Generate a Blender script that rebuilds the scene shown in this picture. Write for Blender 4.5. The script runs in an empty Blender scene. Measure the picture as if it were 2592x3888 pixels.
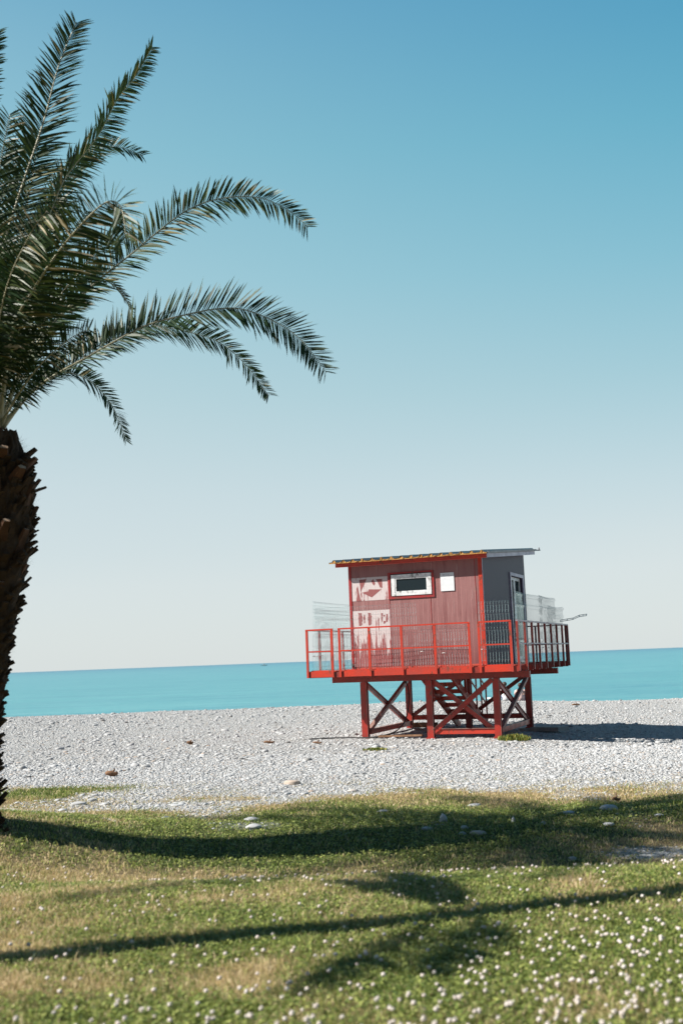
import bpy, bmesh, math, random
import numpy as np
from mathutils import Vector, Matrix

random.seed(7)
rng = np.random.default_rng(11)
scene = bpy.context.scene
COL = scene.collection
R = math.radians

# ------------------------------------------------------------------ camera
FPX = 4242.0
CAM = np.array([0.0, 0.0, 1.9])
PITCH, ROLL = R(7.547), R(2.165)
Fv = np.array([0, math.cos(PITCH), math.sin(PITCH)])
Rv0 = np.array([1.0, 0, 0]); Uv0 = np.cross(Rv0, Fv)
Rv = Rv0*math.cos(ROLL) - Uv0*math.sin(ROLL)
Uv = Uv0*math.cos(ROLL) + Rv0*math.sin(ROLL)
cam = bpy.data.cameras.new('camera')
co = bpy.data.objects.new('camera', cam); COL.objects.link(co)
co.matrix_world = Matrix(((Rv[0], Uv[0], -Fv[0], CAM[0]), (Rv[1], Uv[1], -Fv[1], CAM[1]),
                          (Rv[2], Uv[2], -Fv[2], CAM[2]), (0, 0, 0, 1)))
cam.sensor_fit = 'VERTICAL'; cam.sensor_height = 24.0; cam.lens = 24.0*FPX/3888
cam.clip_start = 0.1; cam.clip_end = 60000
cam.dof.use_dof = True; cam.dof.focus_distance = 24.0; cam.dof.aperture_fstop = 1.3
scene.camera = co

def ray(px, py):
    return Fv + (px-1296)/FPX*Rv + (1944-py)/FPX*Uv
def at(px, py, Y):                      # a point of the place seen in the photo at (px,py), at distance Y
    d = ray(px, py); return CAM + d*(Y/d[1])

# ------------------------------------------------------------------ noise and terrain
def _hash(ix, iy, seed):
    h = (ix.astype(np.int64)*374761393 + iy.astype(np.int64)*668265263 + seed*974711) & 0x7fffffff
    h = ((h ^ (h >> 13))*1274126177) & 0x7fffffff
    return ((h ^ (h >> 16)) & 0xffff)/65535.0
def vnoise(x, y, seed=0):
    x = np.asarray(x, float); y = np.asarray(y, float)
    ix = np.floor(x); iy = np.floor(y); fx = x-ix; fy = y-iy
    fx = fx*fx*(3-2*fx); fy = fy*fy*(3-2*fy)
    a = _hash(ix, iy, seed); b = _hash(ix+1, iy, seed); c = _hash(ix, iy+1, seed); d = _hash(ix+1, iy+1, seed)
    return (a*(1-fx)+b*fx)*(1-fy) + (c*(1-fx)+d*fx)*fy
def fbm(x, y, seed=0, o=3):
    s = 0; a = .5; t = 0
    for k in range(o):
        s = s + a*vnoise(np.asarray(x)*2**k, np.asarray(y)*2**k, seed+k*17); t += a; a *= .5
    return s/t
def sm(a, b, x):
    t = np.clip((np.asarray(x, float)-a)/(b-a), 0, 1); return t*t*(3-2*t)
def terr(x, y):
    x = np.asarray(x, float); y = np.asarray(y, float)
    z = .3*(1-sm(8.0, 10.8, y)) + .50*np.exp(-((x+4.1)/1.7)**2-((y-11.4)/1.8)**2)*sm(7.6, 10.8, y) - .10*sm(8.8, 10.6, y)*(1-sm(10.6, 13.0, y)) + .085*sm(10.8, 13.0, y)*(1-sm(16, 25, y))
    z = z - .05*np.clip(x-3, 0, 9)*sm(20, 26, y)
    z = z + .05*(fbm(x*.5, y*.5, 3)-.5)*sm(0, 3, y) + .06*(fbm(x*.25, y*.25, 9)-.5)*sm(10, 18, y)
    z = z + .35*sm(40, 48, y)*np.clip((x-3)/9, 0, 1)*.5
    z = z - 3.5*sm(0, 16, y-48.5)
    return z
def ground_hit(px, py):
    d = ray(px, py); t = 3.0
    for _ in range(4000):
        p = CAM + d*t
        if p[2] <= float(terr(p[0], p[1])): return p
        t += .02
    return p
def blob(x, y, cx, cy, rx, ry):
    return np.exp(-((np.asarray(x)-cx)/rx)**2 - ((np.asarray(y)-cy)/ry)**2)
def _g(px, py):
    p = ground_hit(px, py); return p[0], p[1]
DRY = [(_g(500, 3350), 1.1, .5, 1.3), (_g(80, 3420), .6, .45, .9), (_g(1300, 3300), .9, .6, .5), (_g(40, 3780), .35, .4, .8), (_g(2450, 3170), 1.3, .8, 1.2),
       (_g(1500, 3650), .6, .4, .35), (_g(2250, 3290), .6, .3, .4), (_g(600, 3750), .5, .3, .3)]
GRN = [(_g(150, 3010), 1.3, .9, 1.5), (_g(1150, 3080), .9, .7, .5), (_g(1600, 3110), 2.1, .9, 1.1), (_g(2150, 3100), 1.2, .8, .5), (_g(2300, 3650), 1.2, .9, .7),
       (_g(1900, 3200), 1.8, .8, .6), (_g(650, 3190), 1.6, .8, .5), (_g(150, 3260), .8, .4, .6), (_g(700, 3850), .6, .3, .3)]
def dryness(x, y):
    d = .45 + 1.35*(fbm(x*1.9, y*1.5, 21, 5)-.5) + .38*sm(12.4, 15.5, y)
    for (c, rx, ry, s) in DRY: d = d + s*.45*blob(x, y, c[0], c[1], rx, ry)
    for (c, rx, ry, s) in GRN: d = d - s*.6*blob(x, y, c[0], c[1], rx, ry)
    return d
def lawn_edge(x):                       # where the lawn gives way to the pebbles
    return 14.2 + 1.6*(fbm(np.asarray(x)*.5+40, np.asarray(x)*0, 5)-.5) - .22*np.clip(x, -5, 5)
def cover(x, y):                        # 1 in the lawn, 0 on the pebbles, ragged between
    e = lawn_edge(x)
    c = 1-sm(e-1.9, e+4.2, y + 5.5*(fbm(np.asarray(x)*1.1, np.asarray(y)*1.1, 33, 5)-.5))
    for (q, rx, ry, s) in [(_g(150, 3010), 1.0, .8, .8), (_g(330, 2990), 1.6, .6, .35), (_g(1500, 3040), 1.4, .9, .35), (_g(2000, 3010), 1.5, .6, .55), (_g(1950, 3070), 1.6, .8, .5)]:
        c = c + s*blob(x, y, q[0], q[1], rx, ry)
    for (q, rx, ry, s) in [(_g(640, 3060), 1.3, .5, .6), (_g(950, 3130), .5, .35, .35), (_g(2500, 3240), .5, .25, .6), (_g(1000, 3000), 1.0, .6, .4)]:
        c = c - s*blob(x, y, q[0], q[1], rx, ry)
    fr = .55*sm(.46, .66, fbm(np.asarray(x)*1.7, np.asarray(y)*1.3, 91, 5))*(1-sm(15.5, 18.5, y))*sm(9, 12, y)
    return np.clip(np.maximum(c, fr), 0, 1)

# ------------------------------------------------------------------ materials
def mat(name, base=(.5, .5, .5), rough=.6, spec=.5, metal=0):
    m = bpy.data.materials.new(name); m.use_nodes = True
    n = m.node_tree.nodes; b = n['Principled BSDF']
    b.inputs['Base Color'].default_value = (*base, 1); b.inputs['Roughness'].default_value = rough
    b.inputs['Specular IOR Level'].default_value = spec; b.inputs['Metallic'].default_value = metal
    return m, m.node_tree, n, m.node_tree.links, b
def node(t, kind, **k):
    n = t.nodes.new(kind)
    for a, v in k.items(): setattr(n, a, v)
    return n
def noise(t, scale, detail=4, coord=None, rough=.55):
    n = node(t, 'ShaderNodeTexNoise'); n.inputs['Scale'].default_value = scale
    n.inputs['Detail'].default_value = detail; n.inputs['Roughness'].default_value = rough
    if coord is not None: t.links.new(coord, n.inputs['Vector'])
    return n
def ramp(t, fac, stops):
    r = node(t, 'ShaderNodeValToRGB'); e = r.color_ramp.elements
    while len(e) < len(stops): e.new(.5)
    for i, (p, c) in enumerate(stops):
        e[i].position = p; e[i].color = (*c, 1) if len(c) == 3 else c
    t.links.new(fac, r.inputs['Fac']); return r
def mixc(t, fac, a, b, blend='MIX'):
    m = node(t, 'ShaderNodeMix', data_type='RGBA', blend_type=blend)
    for s, v in ((0, fac), (6, a), (7, b)):
        if hasattr(v, 'is_output'): t.links.new(v, m.inputs[s])
        elif isinstance(v, (int, float)): m.inputs[s].default_value = v
        else: m.inputs[s].default_value = (*v, 1)
    return m.outputs[2]
def mth(t, op, a, b=None, c=None, clamp=False):
    m = node(t, 'ShaderNodeMath', operation=op, use_clamp=clamp)
    for i, v in enumerate((a, b, c)):
        if v is None: continue
        if hasattr(v, 'is_output'): t.links.new(v, m.inputs[i])
        else: m.inputs[i].default_value = v
    return m.outputs[0]
def mapping(t, src, scale=(1, 1, 1), loc=(0, 0, 0)):
    m = node(t, 'ShaderNodeMapping'); m.inputs['Scale'].default_value = scale; m.inputs['Location'].default_value = loc
    t.links.new(src, m.inputs['Vector']); return m.outputs[0]
def bump(t, h, b, strength=.4, dist=.02):
    n = node(t, 'ShaderNodeBump'); n.inputs['Strength'].default_value = strength; n.inputs['Distance'].default_value = dist
    t.links.new(h, n.inputs['Height']); t.links.new(n.outputs[0], b.inputs['Normal']); return n
def objco(t): return node(t, 'ShaderNodeTexCoord').outputs['Object']
def worn(name, c1, c2, rough=.45, scale=3, spec=.5, amount=.5, bmp=.15, rust=None):
    m, t, n, l, b = mat(name, c1, rough, spec)
    co_ = objco(t); a = noise(t, scale, 6, co_); f = ramp(t, a.outputs[0], [(.5-.25*amount, (0, 0, 0)), (.75, (1, 1, 1))])
    base_c = mixc(t, f.outputs[0], c1, c2)
    if rust:                             # small chips and runs of another colour
        n1 = noise(t, 16, 6, mapping(t, co_, (1, 1, .45)), .7); n2 = noise(t, 2.2, 3, co_)
        k_ = ramp(t, mth(t, 'ADD', mth(t, 'MULTIPLY', n1.outputs[0], .7), mth(t, 'MULTIPLY', n2.outputs[0], .4)), [(rust[1], (0,)*3), (rust[1]+.05, (1,)*3)])
        base_c = mixc(t, mth(t, 'MULTIPLY', k_.outputs[0], .85), base_c, rust[0])
    l.new(base_c, b.inputs['Base Color'])
    a2 = noise(t, scale*14, 3, co_); bump(t, a2.outputs[0], b, bmp, .01)
    r = ramp(t, a.outputs[0], [(.3, (rough*.75,)*3), (.8, (min(1, rough*1.5),)*3)]); l.new(r.outputs[0], b.inputs['Roughness'])
    return m
M = {}
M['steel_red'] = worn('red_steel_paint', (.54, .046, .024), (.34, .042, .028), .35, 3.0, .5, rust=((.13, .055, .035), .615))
M['steel_leg'] = worn('shaded_leg_red', (.40, .028, .018), (.24, .032, .022), .35, 3.5, .6, rust=((.13, .055, .035), .615))  # shade under the deck put into the leg and brace colour
M['steel_dark'] = worn('shaded_red_steel', (.30, .030, .020), (.16, .03, .024), .33, 3.5, .6, rust=((.13, .055, .035), .615))  # darker copy of the red steel, with shade put into its colour
M['steel_edge'] = worn('grey_brown_edge', (.34, .24, .21), (.22, .10, .08), .45, 5)  # lighter grey-brown along leg edges and beam tops
M['deck_red'] = worn('deck_red', (.55, .06, .035), (.36, .08, .05), .5, 4, rust=((.13, .055, .035), .615))
M['fascia_side'] = worn('lavender_trim', (.36, .34, .46), (.27, .25, .34), .35, 3)
M['trim_red'] = worn('trim_red', (.36, .03, .03), (.25, .025, .028), .4, 3, rust=((.13, .055, .035), .615))
M['foam'] = worn('yellow_foam', (.58, .32, .10), (.26, .13, .05), .8, 14, .2, .9)
M['roof_sheet'] = worn('grey_roof_sheet', (.13, .14, .17), (.22, .19, .18), .4, 4)
M['white_paint'] = worn('white_frame', (.76, .78, .80), (.5, .5, .5), .4, 12, .5, .3, rust=((.16, .15, .14), .60))
M['paper'] = worn('notice_sheet', (.74, .77, .80), (.64, .68, .72), .5, 8)
M['ink'] = worn('grey_ink', (.35, .38, .45), (.3, .3, .35), .7, 8)
M['wire'] = worn('galvanised_wire', (.32, .45, .47), (.20, .29, .31), .4, 8)
M['tie'] = worn('white_tie', (.75, .75, .72), (.6, .6, .6), .5, 8)
M['concrete'] = worn('concrete', (.36, .35, .33), (.24, .23, .22), .85, 6, .3)
M['rubber'] = worn('black_rubber', (.015, .015, .017), (.03, .03, .03), .5, 6)
M['brown_wood'] = worn('dry_wood', (.26, .15, .09), (.13, .07, .04), .85, 9, .2)
M['skin'] = worn('skin', (.55, .33, .25), (.48, .28, .2), .5, 6)
M['cloth_white'] = worn('white_cloth', (.78, .78, .80), (.66, .66, .68), .8, 6, .2)
M['cloth_pink'] = worn('pale_pink_cloth', (.70, .52, .50), (.6, .42, .4), .8, 6, .2)
M['hair'] = worn('dark_hair', (.05, .03, .02), (.03, .02, .015), .6, 9)
M['cloth_blue'] = worn('blue_cloth', (.08, .12, .2), (.06, .08, .14), .8, 6, .2)
# glass
m, t, n, l, b = mat('dark_glass', (.012, .02, .024), .06, .6); M['glass'] = m
a = noise(t, 2.5, 3, objco(t)); bump(t, a.outputs[0], b, .04, .02)
m, t, n, l, b = mat('door_glass', (.015, .035, .035), .04, .5); M['door_glass'] = m
a = noise(t, 2.0, 3, objco(t)); bump(t, a.outputs[0], b, .05, .02)
M['curtain'] = worn('green_curtain', (.10, .22, .16), (.05, .10, .08), .8, 3)

def wall_material(name, clean, faded, fade, rough):
    m, t, n, l, b = mat(name, clean, rough, .3)
    oc = objco(t); s = node(t, 'ShaderNodeSeparateXYZ'); l.new(oc, s.inputs[0])
    uv = mth(t, 'ADD', s.outputs[0], s.outputs[1])                       # runs along either wall
    gro = mth(t, 'FRACT', mth(t, 'MULTIPLY', uv, 1/.118))
    g = ramp(t, gro, [(0, (0,)*3), (.05, (.25,)*3), (.10, (1,)*3), (.94, (1,)*3)])
    st = noise(t, 1.0, 6, mapping(t, oc, (9, 9, .55))); blot = noise(t, 1.0, 4, mapping(t, oc, (1.1, 1.1, .8), (3, 0, 1)))
    fine = noise(t, 1.0, 5, mapping(t, oc, (40, 40, 2.2)))
    f = mth(t, 'ADD', mth(t, 'MULTIPLY', st.outputs[0], .9), mth(t, 'MULTIPLY', blot.outputs[0], .9))
    f = mth(t, 'ADD', f, mth(t, 'MULTIPLY', fine.outputs[0], .5))
    f = ramp(t, f, [(0, (0,)*3), (1, (1,)*3)])
    mr = node(t, 'ShaderNodeMapRange'); l.new(f.outputs[0], mr.inputs[0])
    mr.inputs[1].default_value = .6; mr.inputs[2].default_value = 1.0
    ff = node(t, 'ShaderNodeMapRange'); 
    raw = mth(t, 'ADD', mth(t, 'ADD', mth(t, 'MULTIPLY', st.outputs[0], .9), mth(t, 'MULTIPLY', blot.outputs[0], .9)), mth(t, 'MULTIPLY', fine.outputs[0], .5))
    l.new(raw, ff.inputs[0]); ff.inputs[1].default_value = 1.35-fade; ff.inputs[2].default_value = 2.0-fade
    # less of the faded colour, so darker red, towards the bottom
    low = node(t, 'ShaderNodeMapRange'); l.new(s.outputs[2], low.inputs[0]); low.inputs[1].default_value = 1.7; low.inputs[2].default_value = 2.7
    low.inputs[3].default_value = .45; low.inputs[4].default_value = 1
    c = mixc(t, mth(t, 'MULTIPLY', ff.outputs[0], low.outputs[0], clamp=True), clean, faded)
    drip = noise(t, 1.0, 5, mapping(t, oc, (14, 14, .8), (7, 2, 0)))
    d = ramp(t, drip.outputs[0], [(.62, (0,)*3), (.72, (1,)*3)])
    c = mixc(t, mth(t, 'MULTIPLY', d.outputs[0], .5*min(1, fade)), c, (.50, .38, .36))
    gi = mth(t, 'SUBTRACT', 1.0, g.outputs[0])
    c = mixc(t, mth(t, 'MULTIPLY', gi, .35), c, (min(1, faded[0]*1.2), faded[1]*1.15, faded[2]*1.15))
    l.new(c, b.inputs['Base Color'])
    h = mth(t, 'ADD', g.outputs[0], mth(t, 'MULTIPLY', fine.outputs[0], .25)); bump(t, h, b, .5, .008)
    return m
M['wall_front'] = wall_material('faded_red_panel', (.12, .024, .028), (.30, .148, .145), .82, .42)
M['wall_shaded'] = wall_material('shaded_red_panel', (.046, .028, .054), (.068, .045, .078), .15, .5)  # same red panel made darker and bluer, shade put into the colour

def peel_material(name, thr, fadez):
    # white paint flaking off the red panel, washed away downwards where fadez is set
    m, t, n, l, b = mat(name, (.7, .7, .7), .5, .4)
    oc = objco(t); s = node(t, 'ShaderNodeSeparateXYZ'); l.new(oc, s.inputs[0])
    st = noise(t, 1.0, 7, mapping(t, oc, (13, 13, 1.6), (1, 4, 2))); bl = noise(t, 1.0, 5, mapping(t, oc, (4, 4, 3), (5, 1, 2)))
    v = mth(t, 'ADD', mth(t, 'MULTIPLY', st.outputs[0], .7), mth(t, 'MULTIPLY', bl.outputs[0], .3))
    if fadez:
        mr = node(t, 'ShaderNodeMapRange'); l.new(s.outputs[2], mr.inputs[0]); mr.inputs[1].default_value = fadez[0]; mr.inputs[2].default_value = fadez[1]
        mr.inputs[3].default_value = .26; mr.inputs[4].default_value = 0
        v = mth(t, 'ADD', v, mr.outputs[0])
    f = ramp(t, v, [(thr, (0,)*3), (thr+.05, (1,)*3)])
    gro = mth(t, 'FRACT', mth(t, 'MULTIPLY', mth(t, 'ADD', s.outputs[0], s.outputs[1]), 1/.118))
    g = ramp(t, gro, [(0, (1,)*3), (.05, (.6,)*3), (.10, (0,)*3), (.94, (0,)*3)])
    c = mixc(t, f.outputs[0], (.60, .53, .53), (.30, .10, .10))
    c = mixc(t, mth(t, 'MULTIPLY', g.outputs[0], .5), c, (.52, .30, .29))
    l.new(c, b.inputs['Base Color']); bump(t, f.outputs[0], b, .2, .004)
    return m
M['peel_a'] = peel_material('flaking_white_paint', .56, None)
M['peel_b'] = peel_material('washed_white_paint', .60, (1.75, 2.95))
M['emblem'] = worn('faded_red_emblem', (.30, .10, .10), (.25, .07, .07), .5, 8)

# sea
m, t, n, l, b = mat('sea_water', (.1, .4, .45), .35, .25); M['sea'] = m
gp = node(t, 'ShaderNodeNewGeometry').outputs['Position']; s = node(t, 'ShaderNodeSeparateXYZ'); l.new(gp, s.inputs[0])
lg = mth(t, 'LOGARITHM', mth(t, 'MAXIMUM', s.outputs[1], 10.0), 10.0)
mr = node(t, 'ShaderNodeMapRange'); l.new(lg, mr.inputs[0]); mr.inputs[1].default_value = 1.6; mr.inputs[2].default_value = 3.9
streak = noise(t, 1, 5, mapping(t, gp, (.010, .035, 1))); str2 = noise(t, 1, 5, mapping(t, gp, (.12, .8, 1)))
str3 = noise(t, 1, 6, mapping(t, gp, (.03, .16, 1), (4, 9, 0))); str4 = noise(t, 1, 4, mapping(t, gp, (.6, 2.6, 1)))
f = mth(t, 'ADD', mr.outputs[0], mth(t, 'MULTIPLY', mth(t, 'SUBTRACT', streak.outputs[0], .5), .45))
c = ramp(t, f, [(.0, (.052, .27, .30)), (.25, (.066, .275, .315)), (.5, (.072, .27, .32)), (.66, (.048, .215, .29)), (.80, (.028, .15, .245)), (1, (.018, .11, .21))])
c2 = mixc(t, ramp(t, str2.outputs[0], [(.40, (0,)*3), (.66, (.50,)*3)]).outputs[0], c.outputs[0], (.17, .40, .43))
c2 = mixc(t, ramp(t, str3.outputs[0], [(.42, (.45,)*3), (.58, (0,)*3)]).outputs[0], c2, (.045, .20, .27))
c2 = mixc(t, ramp(t, str4.outputs[0], [(.52, (0,)*3), (.70, (.45,)*3)]).outputs[0], c2, (.21, .43, .45))
l.new(c2, b.inputs['Base Color'])
w1 = noise(t, 1, 5, mapping(t, gp, (.5, 1.6, 1))); bump(t, w1.outputs[0], b, .8, .35)
M['foamline'] = worn('wash_foam', (.8, .84, .85), (.6, .72, .74), .6, 2, .3)

# ground: pebbles/sand under the stones, soil and thatch under the lawn
m, t, n, l, b = mat('ground', (.4, .4, .4), .9, .2); M['ground'] = m
gp = node(t, 'ShaderNodeNewGeometry').outputs['Position']
ac = node(t, 'ShaderNodeAttribute', attribute_name='cover').outputs['Fac']; ad = node(t, 'ShaderNodeAttribute', attribute_name='dry').outputs['Fac']
vo = node(t, 'ShaderNodeTexVoronoi'); vo.inputs['Scale'].default_value = 1; wob = noise(t, 5, 3, gp)
l.new(mapping(t, gp, (17, 19, 17)), vo.inputs['Vector'])
vo2 = node(t, 'ShaderNodeTexVoronoi'); l.new(mapping(t, gp, (29, 33, 29)), vo2.inputs['Vector'])
peb = ramp(t, vo.outputs['Distance'], [(.0, (.64, .65, .66)), (.42, (.60, .605, .61)), (.72, (.40, .40, .40))])
hue = ramp(t, vo.outputs['Color'], [(0, (.62, .66, .70)), (.5, (.80, .80, .78)), (1, (.74, .66, .58))])
pc = mixc(t, .55, peb.outputs[0], hue.outputs[0], 'MULTIPLY')
tn = noise(t, 9, 6, gp, .7); tn2 = noise(t, 60, 3, gp, .7)
soil = mixc(t, tn.outputs[0], (.045, .065, .022), (.12, .13, .05)); straw = mixc(t, tn2.outputs[0], (.20, .145, .075), (.38, .30, .17))
dd = node(t, 'ShaderNodeMapRange'); l.new(mth(t, 'ADD', ad, mth(t, 'MULTIPLY', mth(t, 'SUBTRACT', tn.outputs[0], .5), .8)), dd.inputs[0]); dd.inputs[1].default_value = .25; dd.inputs[2].default_value = .75
lawn = mixc(t, dd.outputs[0], soil, straw)
cc = node(t, 'ShaderNodeMapRange'); l.new(mth(t, 'ADD', ac, mth(t, 'MULTIPLY', mth(t, 'SUBTRACT', tn.outputs[0], .5), .7)), cc.inputs[0]); cc.inputs[1].default_value = .42; cc.inputs[2].default_value = .85
l.new(mixc(t, cc.outputs[0], pc, lawn), b.inputs['Base Color'])
h = mth(t, 'ADD', mth(t, 'MULTIPLY', vo.outputs['Distance'], -1.0), mth(t, 'MULTIPLY', vo2.outputs['Distance'], -.4)); bump(t, h, b, .8, .05)

def tint_mat(name, stops, rough=.6, trans=0.0, spec=.3, attr='tint'):
    m, t, n, l, b = mat(name, (.5, .5, .5), rough, spec)
    a = node(t, 'ShaderNodeAttribute', attribute_name=attr).outputs['Fac']
    r = ramp(t, a, stops); l.new(r.outputs[0], b.inputs['Base Color'])
    if trans > 0:
        out = [x for x in n if x.type == 'OUTPUT_MATERIAL'][0]
        tr = node(t, 'ShaderNodeBsdfTranslucent'); l.new(r.outputs[0], tr.inputs['Color'])
        mx = node(t, 'ShaderNodeMixShader'); mx.inputs[0].default_value = trans
        l.new(b.outputs[0], mx.inputs[1]); l.new(tr.outputs[0], mx.inputs[2]); l.new(mx.outputs[0], out.inputs['Surface'])
    return m, t, n, l, b
M['blade'] = tint_mat('grass_blade', [(0, (.060, .11, .026)), (.22, (.19, .25, .055)), (.45, (.41, .45, .13)), (.62, (.48, .42, .19)), (.8, (.60, .46, .25)), (1, (.78, .64, .42))], .5, .32, .4)[0]
m, t, n, l, b = tint_mat('beach_stone', [(0, (.07, .07, .07)), (.08, (.24, .235, .23)), (.2, (.39, .395, .40)), (.55, (.445, .455, .465)), (.85, (.51, .52, .53)), (.93, (.50, .43, .37)), (1, (.36, .27, .21))], .75, 0, .3)
gp = node(t, 'ShaderNodeNewGeometry').outputs['Position']; a = noise(t, 45, 4, gp); bump(t, a.outputs[0], b, .35, .006); M['stone'] = m
m, t, n, l, b = tint_mat('palm_leaflet', [(0, (.014, .036, .018)), (.35, (.028, .062, .022)), (.6, (.075, .105, .026)), (.8, (.19, .16, .05)), (1, (.50, .42, .28))], .48, .22, .3); M['leaflet'] = m
M['midrib'] = worn('palm_midrib', (.34, .32, .20), (.50, .48, .38), .4, 6)
M['bark'] = worn('palm_bark', (.042, .028, .02), (.105, .065, .042), .95, 9, .1, .7, .9)
M['boot'] = worn('palm_boot', (.13, .060, .034), (.06, .034, .022), .8, 5, .2, .6, .5)
M['boot_cut'] = worn('palm_boot_cut', (.48, .34, .24), (.28, .17, .11), .85, 9, .2)
M['bark_fibre'] = worn('palm_fibre', (.05, .034, .022), (.10, .065, .04), .95, 9, .1)
M['clover'] = worn('clover_flower', (.80, .77, .74), (.60, .44, .38), .7, 60, .2, .6, .5)
M['clover_stem'] = worn('clover_stem', (.10, .16, .05), (.14, .18, .06), .6, 20)
M['weed'] = tint_mat('weed_leaf', [(0, (.05, .09, .02)), (.5, (.16, .20, .04)), (1, (.40, .34, .08))], .6, .25)[0]

# ------------------------------------------------------------------ mesh helpers
class MB:
    def __init__(s): s.v = []; s.f = []; s.m = []; s.sm = []
    def add(s, vs, fs, mi=0, smooth=False):
        o = len(s.v); s.v += [tuple(map(float, p)) for p in vs]
        for f in fs: s.f.append(tuple(i+o for i in f)); s.m.append(mi); s.sm.append(smooth)
    def box(s, x0, x1, y0, y1, z0, z1, mi=0):
        s.add([(x0, y0, z0), (x1, y0, z0), (x1, y1, z0), (x0, y1, z0), (x0, y0, z1), (x1, y0, z1), (x1, y1, z1), (x0, y1, z1)],
              [(0, 3, 2, 1), (4, 5, 6, 7), (0, 1, 5, 4), (1, 2, 6, 5), (2, 3, 7, 6), (3, 0, 4, 7)], mi)
    def bar(s, p, q, w, h, up=(0, 0, 1), mi=0):
        p = np.array(p, float); q = np.array(q, float); d = q-p; d /= np.linalg.norm(d)
        sd = np.cross(d, up); sd /= np.linalg.norm(sd); u = np.cross(sd, d)
        vs = [e+sd*a*w/2+u*c*h/2 for e in (p, q) for a, c in ((-1, -1), (1, -1), (1, 1), (-1, 1))]
        s.add(vs, [(3, 2, 1, 0), (4, 5, 6, 7), (0, 1, 5, 4), (1, 2, 6, 5), (2, 3, 7, 6), (3, 0, 4, 7)], mi)
    def tube(s, pts, r, n=6, mi=0, smooth=True, caps=True):
        P = [np.array(p, float) for p in pts]; N = len(P); rr = r if hasattr(r, '__len__') else [r]*N
        vs = []; ref = np.array([.13, .31, .94])
        for i in range(N):
            d = P[min(i+1, N-1)]-P[max(i-1, 0)]; d /= (np.linalg.norm(d)+1e-9)
            a = np.cross(d, ref); a /= (np.linalg.norm(a)+1e-9); c = np.cross(d, a)
            for k in range(n):
                an = 2*math.pi*k/n; vs.append(P[i]+(a*math.cos(an)+c*math.sin(an))*rr[i])
        fs = [(i*n+k, i*n+(k+1) % n, (i+1)*n+(k+1) % n, (i+1)*n+k) for i in range(N-1) for k in range(n)]
        if caps: fs += [tuple(range(n))[::-1], tuple((N-1)*n+k for k in range(n))]
        s.add(vs, fs, mi, smooth)
    def build(s, name, mats, parent=None, loc=None, rot=None):
        me = bpy.data.meshes.new(name)
        V = np.array(s.v, float)
        if loc is not None and parent is None: pass
        me.from_pydata([tuple(p) for p in V], [], s.f)
        if not isinstance(mats, (list, tuple)): mats = [mats]
        for m_ in mats: me.materials.append(m_)
        me.polygons.foreach_set('material_index', s.m); me.polygons.foreach_set('use_smooth', s.sm); me.update()
        o = bpy.data.objects.new(name, me); COL.objects.link(o)
        if parent is not None: o.parent = parent
        if loc is not None: o.location = loc
        if rot is not None: o.rotation_euler = rot
        return o
def bulk(name, V, tris, quads, mats, attrs=None, smooth=False, parent=None, loc=None):
    me = bpy.data.meshes.new(name); V = np.asarray(V, np.float32)
    tris = np.asarray(tris, np.int32).reshape(-1, 3); quads = np.asarray(quads, np.int32).reshape(-1, 4)
    nl = tris.size+quads.size; npoly = len(tris)+len(quads)
    me.vertices.add(len(V)); me.vertices.foreach_set('co', V.ravel())
    me.loops.add(nl); me.loops.foreach_set('vertex_index', np.concatenate([tris.ravel(), quads.ravel()]))
    me.polygons.add(npoly)
    st = np.concatenate([np.arange(len(tris))*3, tris.size+np.arange(len(quads))*4]).astype(np.int32)
    me.polygons.foreach_set('loop_start', st)
    me.polygons.foreach_set('use_smooth', np.full(npoly, smooth))
    me.update(calc_edges=True); me.validate()
    for k, a in (attrs or {}).items():
        at_ = me.attributes.new(k, 'FLOAT', 'POINT'); at_.data.foreach_set('value', np.asarray(a, np.float32))
    for m_ in (mats if isinstance(mats, (list, tuple)) else [mats]): me.materials.append(m_)
    o = bpy.data.objects.new(name, me); COL.objects.link(o)
    if parent is not None: o.parent = parent
    if loc is not None: o.location = loc
    return o
def tag(o, label=None, cat=None, group=None, kind=None):
    for k, v in (('label', label), ('category', cat), ('group', group), ('kind', kind)):
        if v: o[k] = v
    return o
def empty(name, loc, rz=0):
    o = bpy.data.objects.new(name, None); COL.objects.link(o); o.location = loc; o.rotation_euler = (0, 0, rz); o.empty_display_size = .3
    return o

# ------------------------------------------------------------------ sky and sun
AZ, EL = R(10), R(40)                 # shadows run to the right and a little away
tosun = Vector((-math.cos(AZ)*math.cos(EL), -math.sin(AZ)*math.cos(EL), math.sin(EL)))
sl = bpy.data.lights.new('sun', 'SUN'); sl.energy = 5.0; sl.angle = R(.5); sl.color = (1, .945, .86)
so = bpy.data.objects.new('sun', sl); COL.objects.link(so); so.rotation_euler = tosun.to_track_quat('Z', 'Y').to_euler(); so.location = (-20, -10, 30)
w = bpy.data.worlds.new('World'); scene.world = w; w.use_nodes = True
t = w.node_tree; bg = t.nodes['Background']; bg.inputs['Strength'].default_value = .1
sky = node(t, 'ShaderNodeTexSky', sky_type='NISHITA'); sky.sun_disc = False; sky.sun_elevation = EL
sky.sun_rotation = math.atan2(tosun.x, tosun.y); sky.air_density = 1.0; sky.dust_density = .6; sky.ozone_density = 1.0
tc = node(t, 'ShaderNodeTexCoord'); s = node(t, 'ShaderNodeSeparateXYZ'); t.links.new(tc.outputs['Generated'], s.inputs[0])
def lin(c): return tuple(((x/255+.055)/1.055)**2.4 if x > 10 else x/255/12.92 for x in c)
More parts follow.
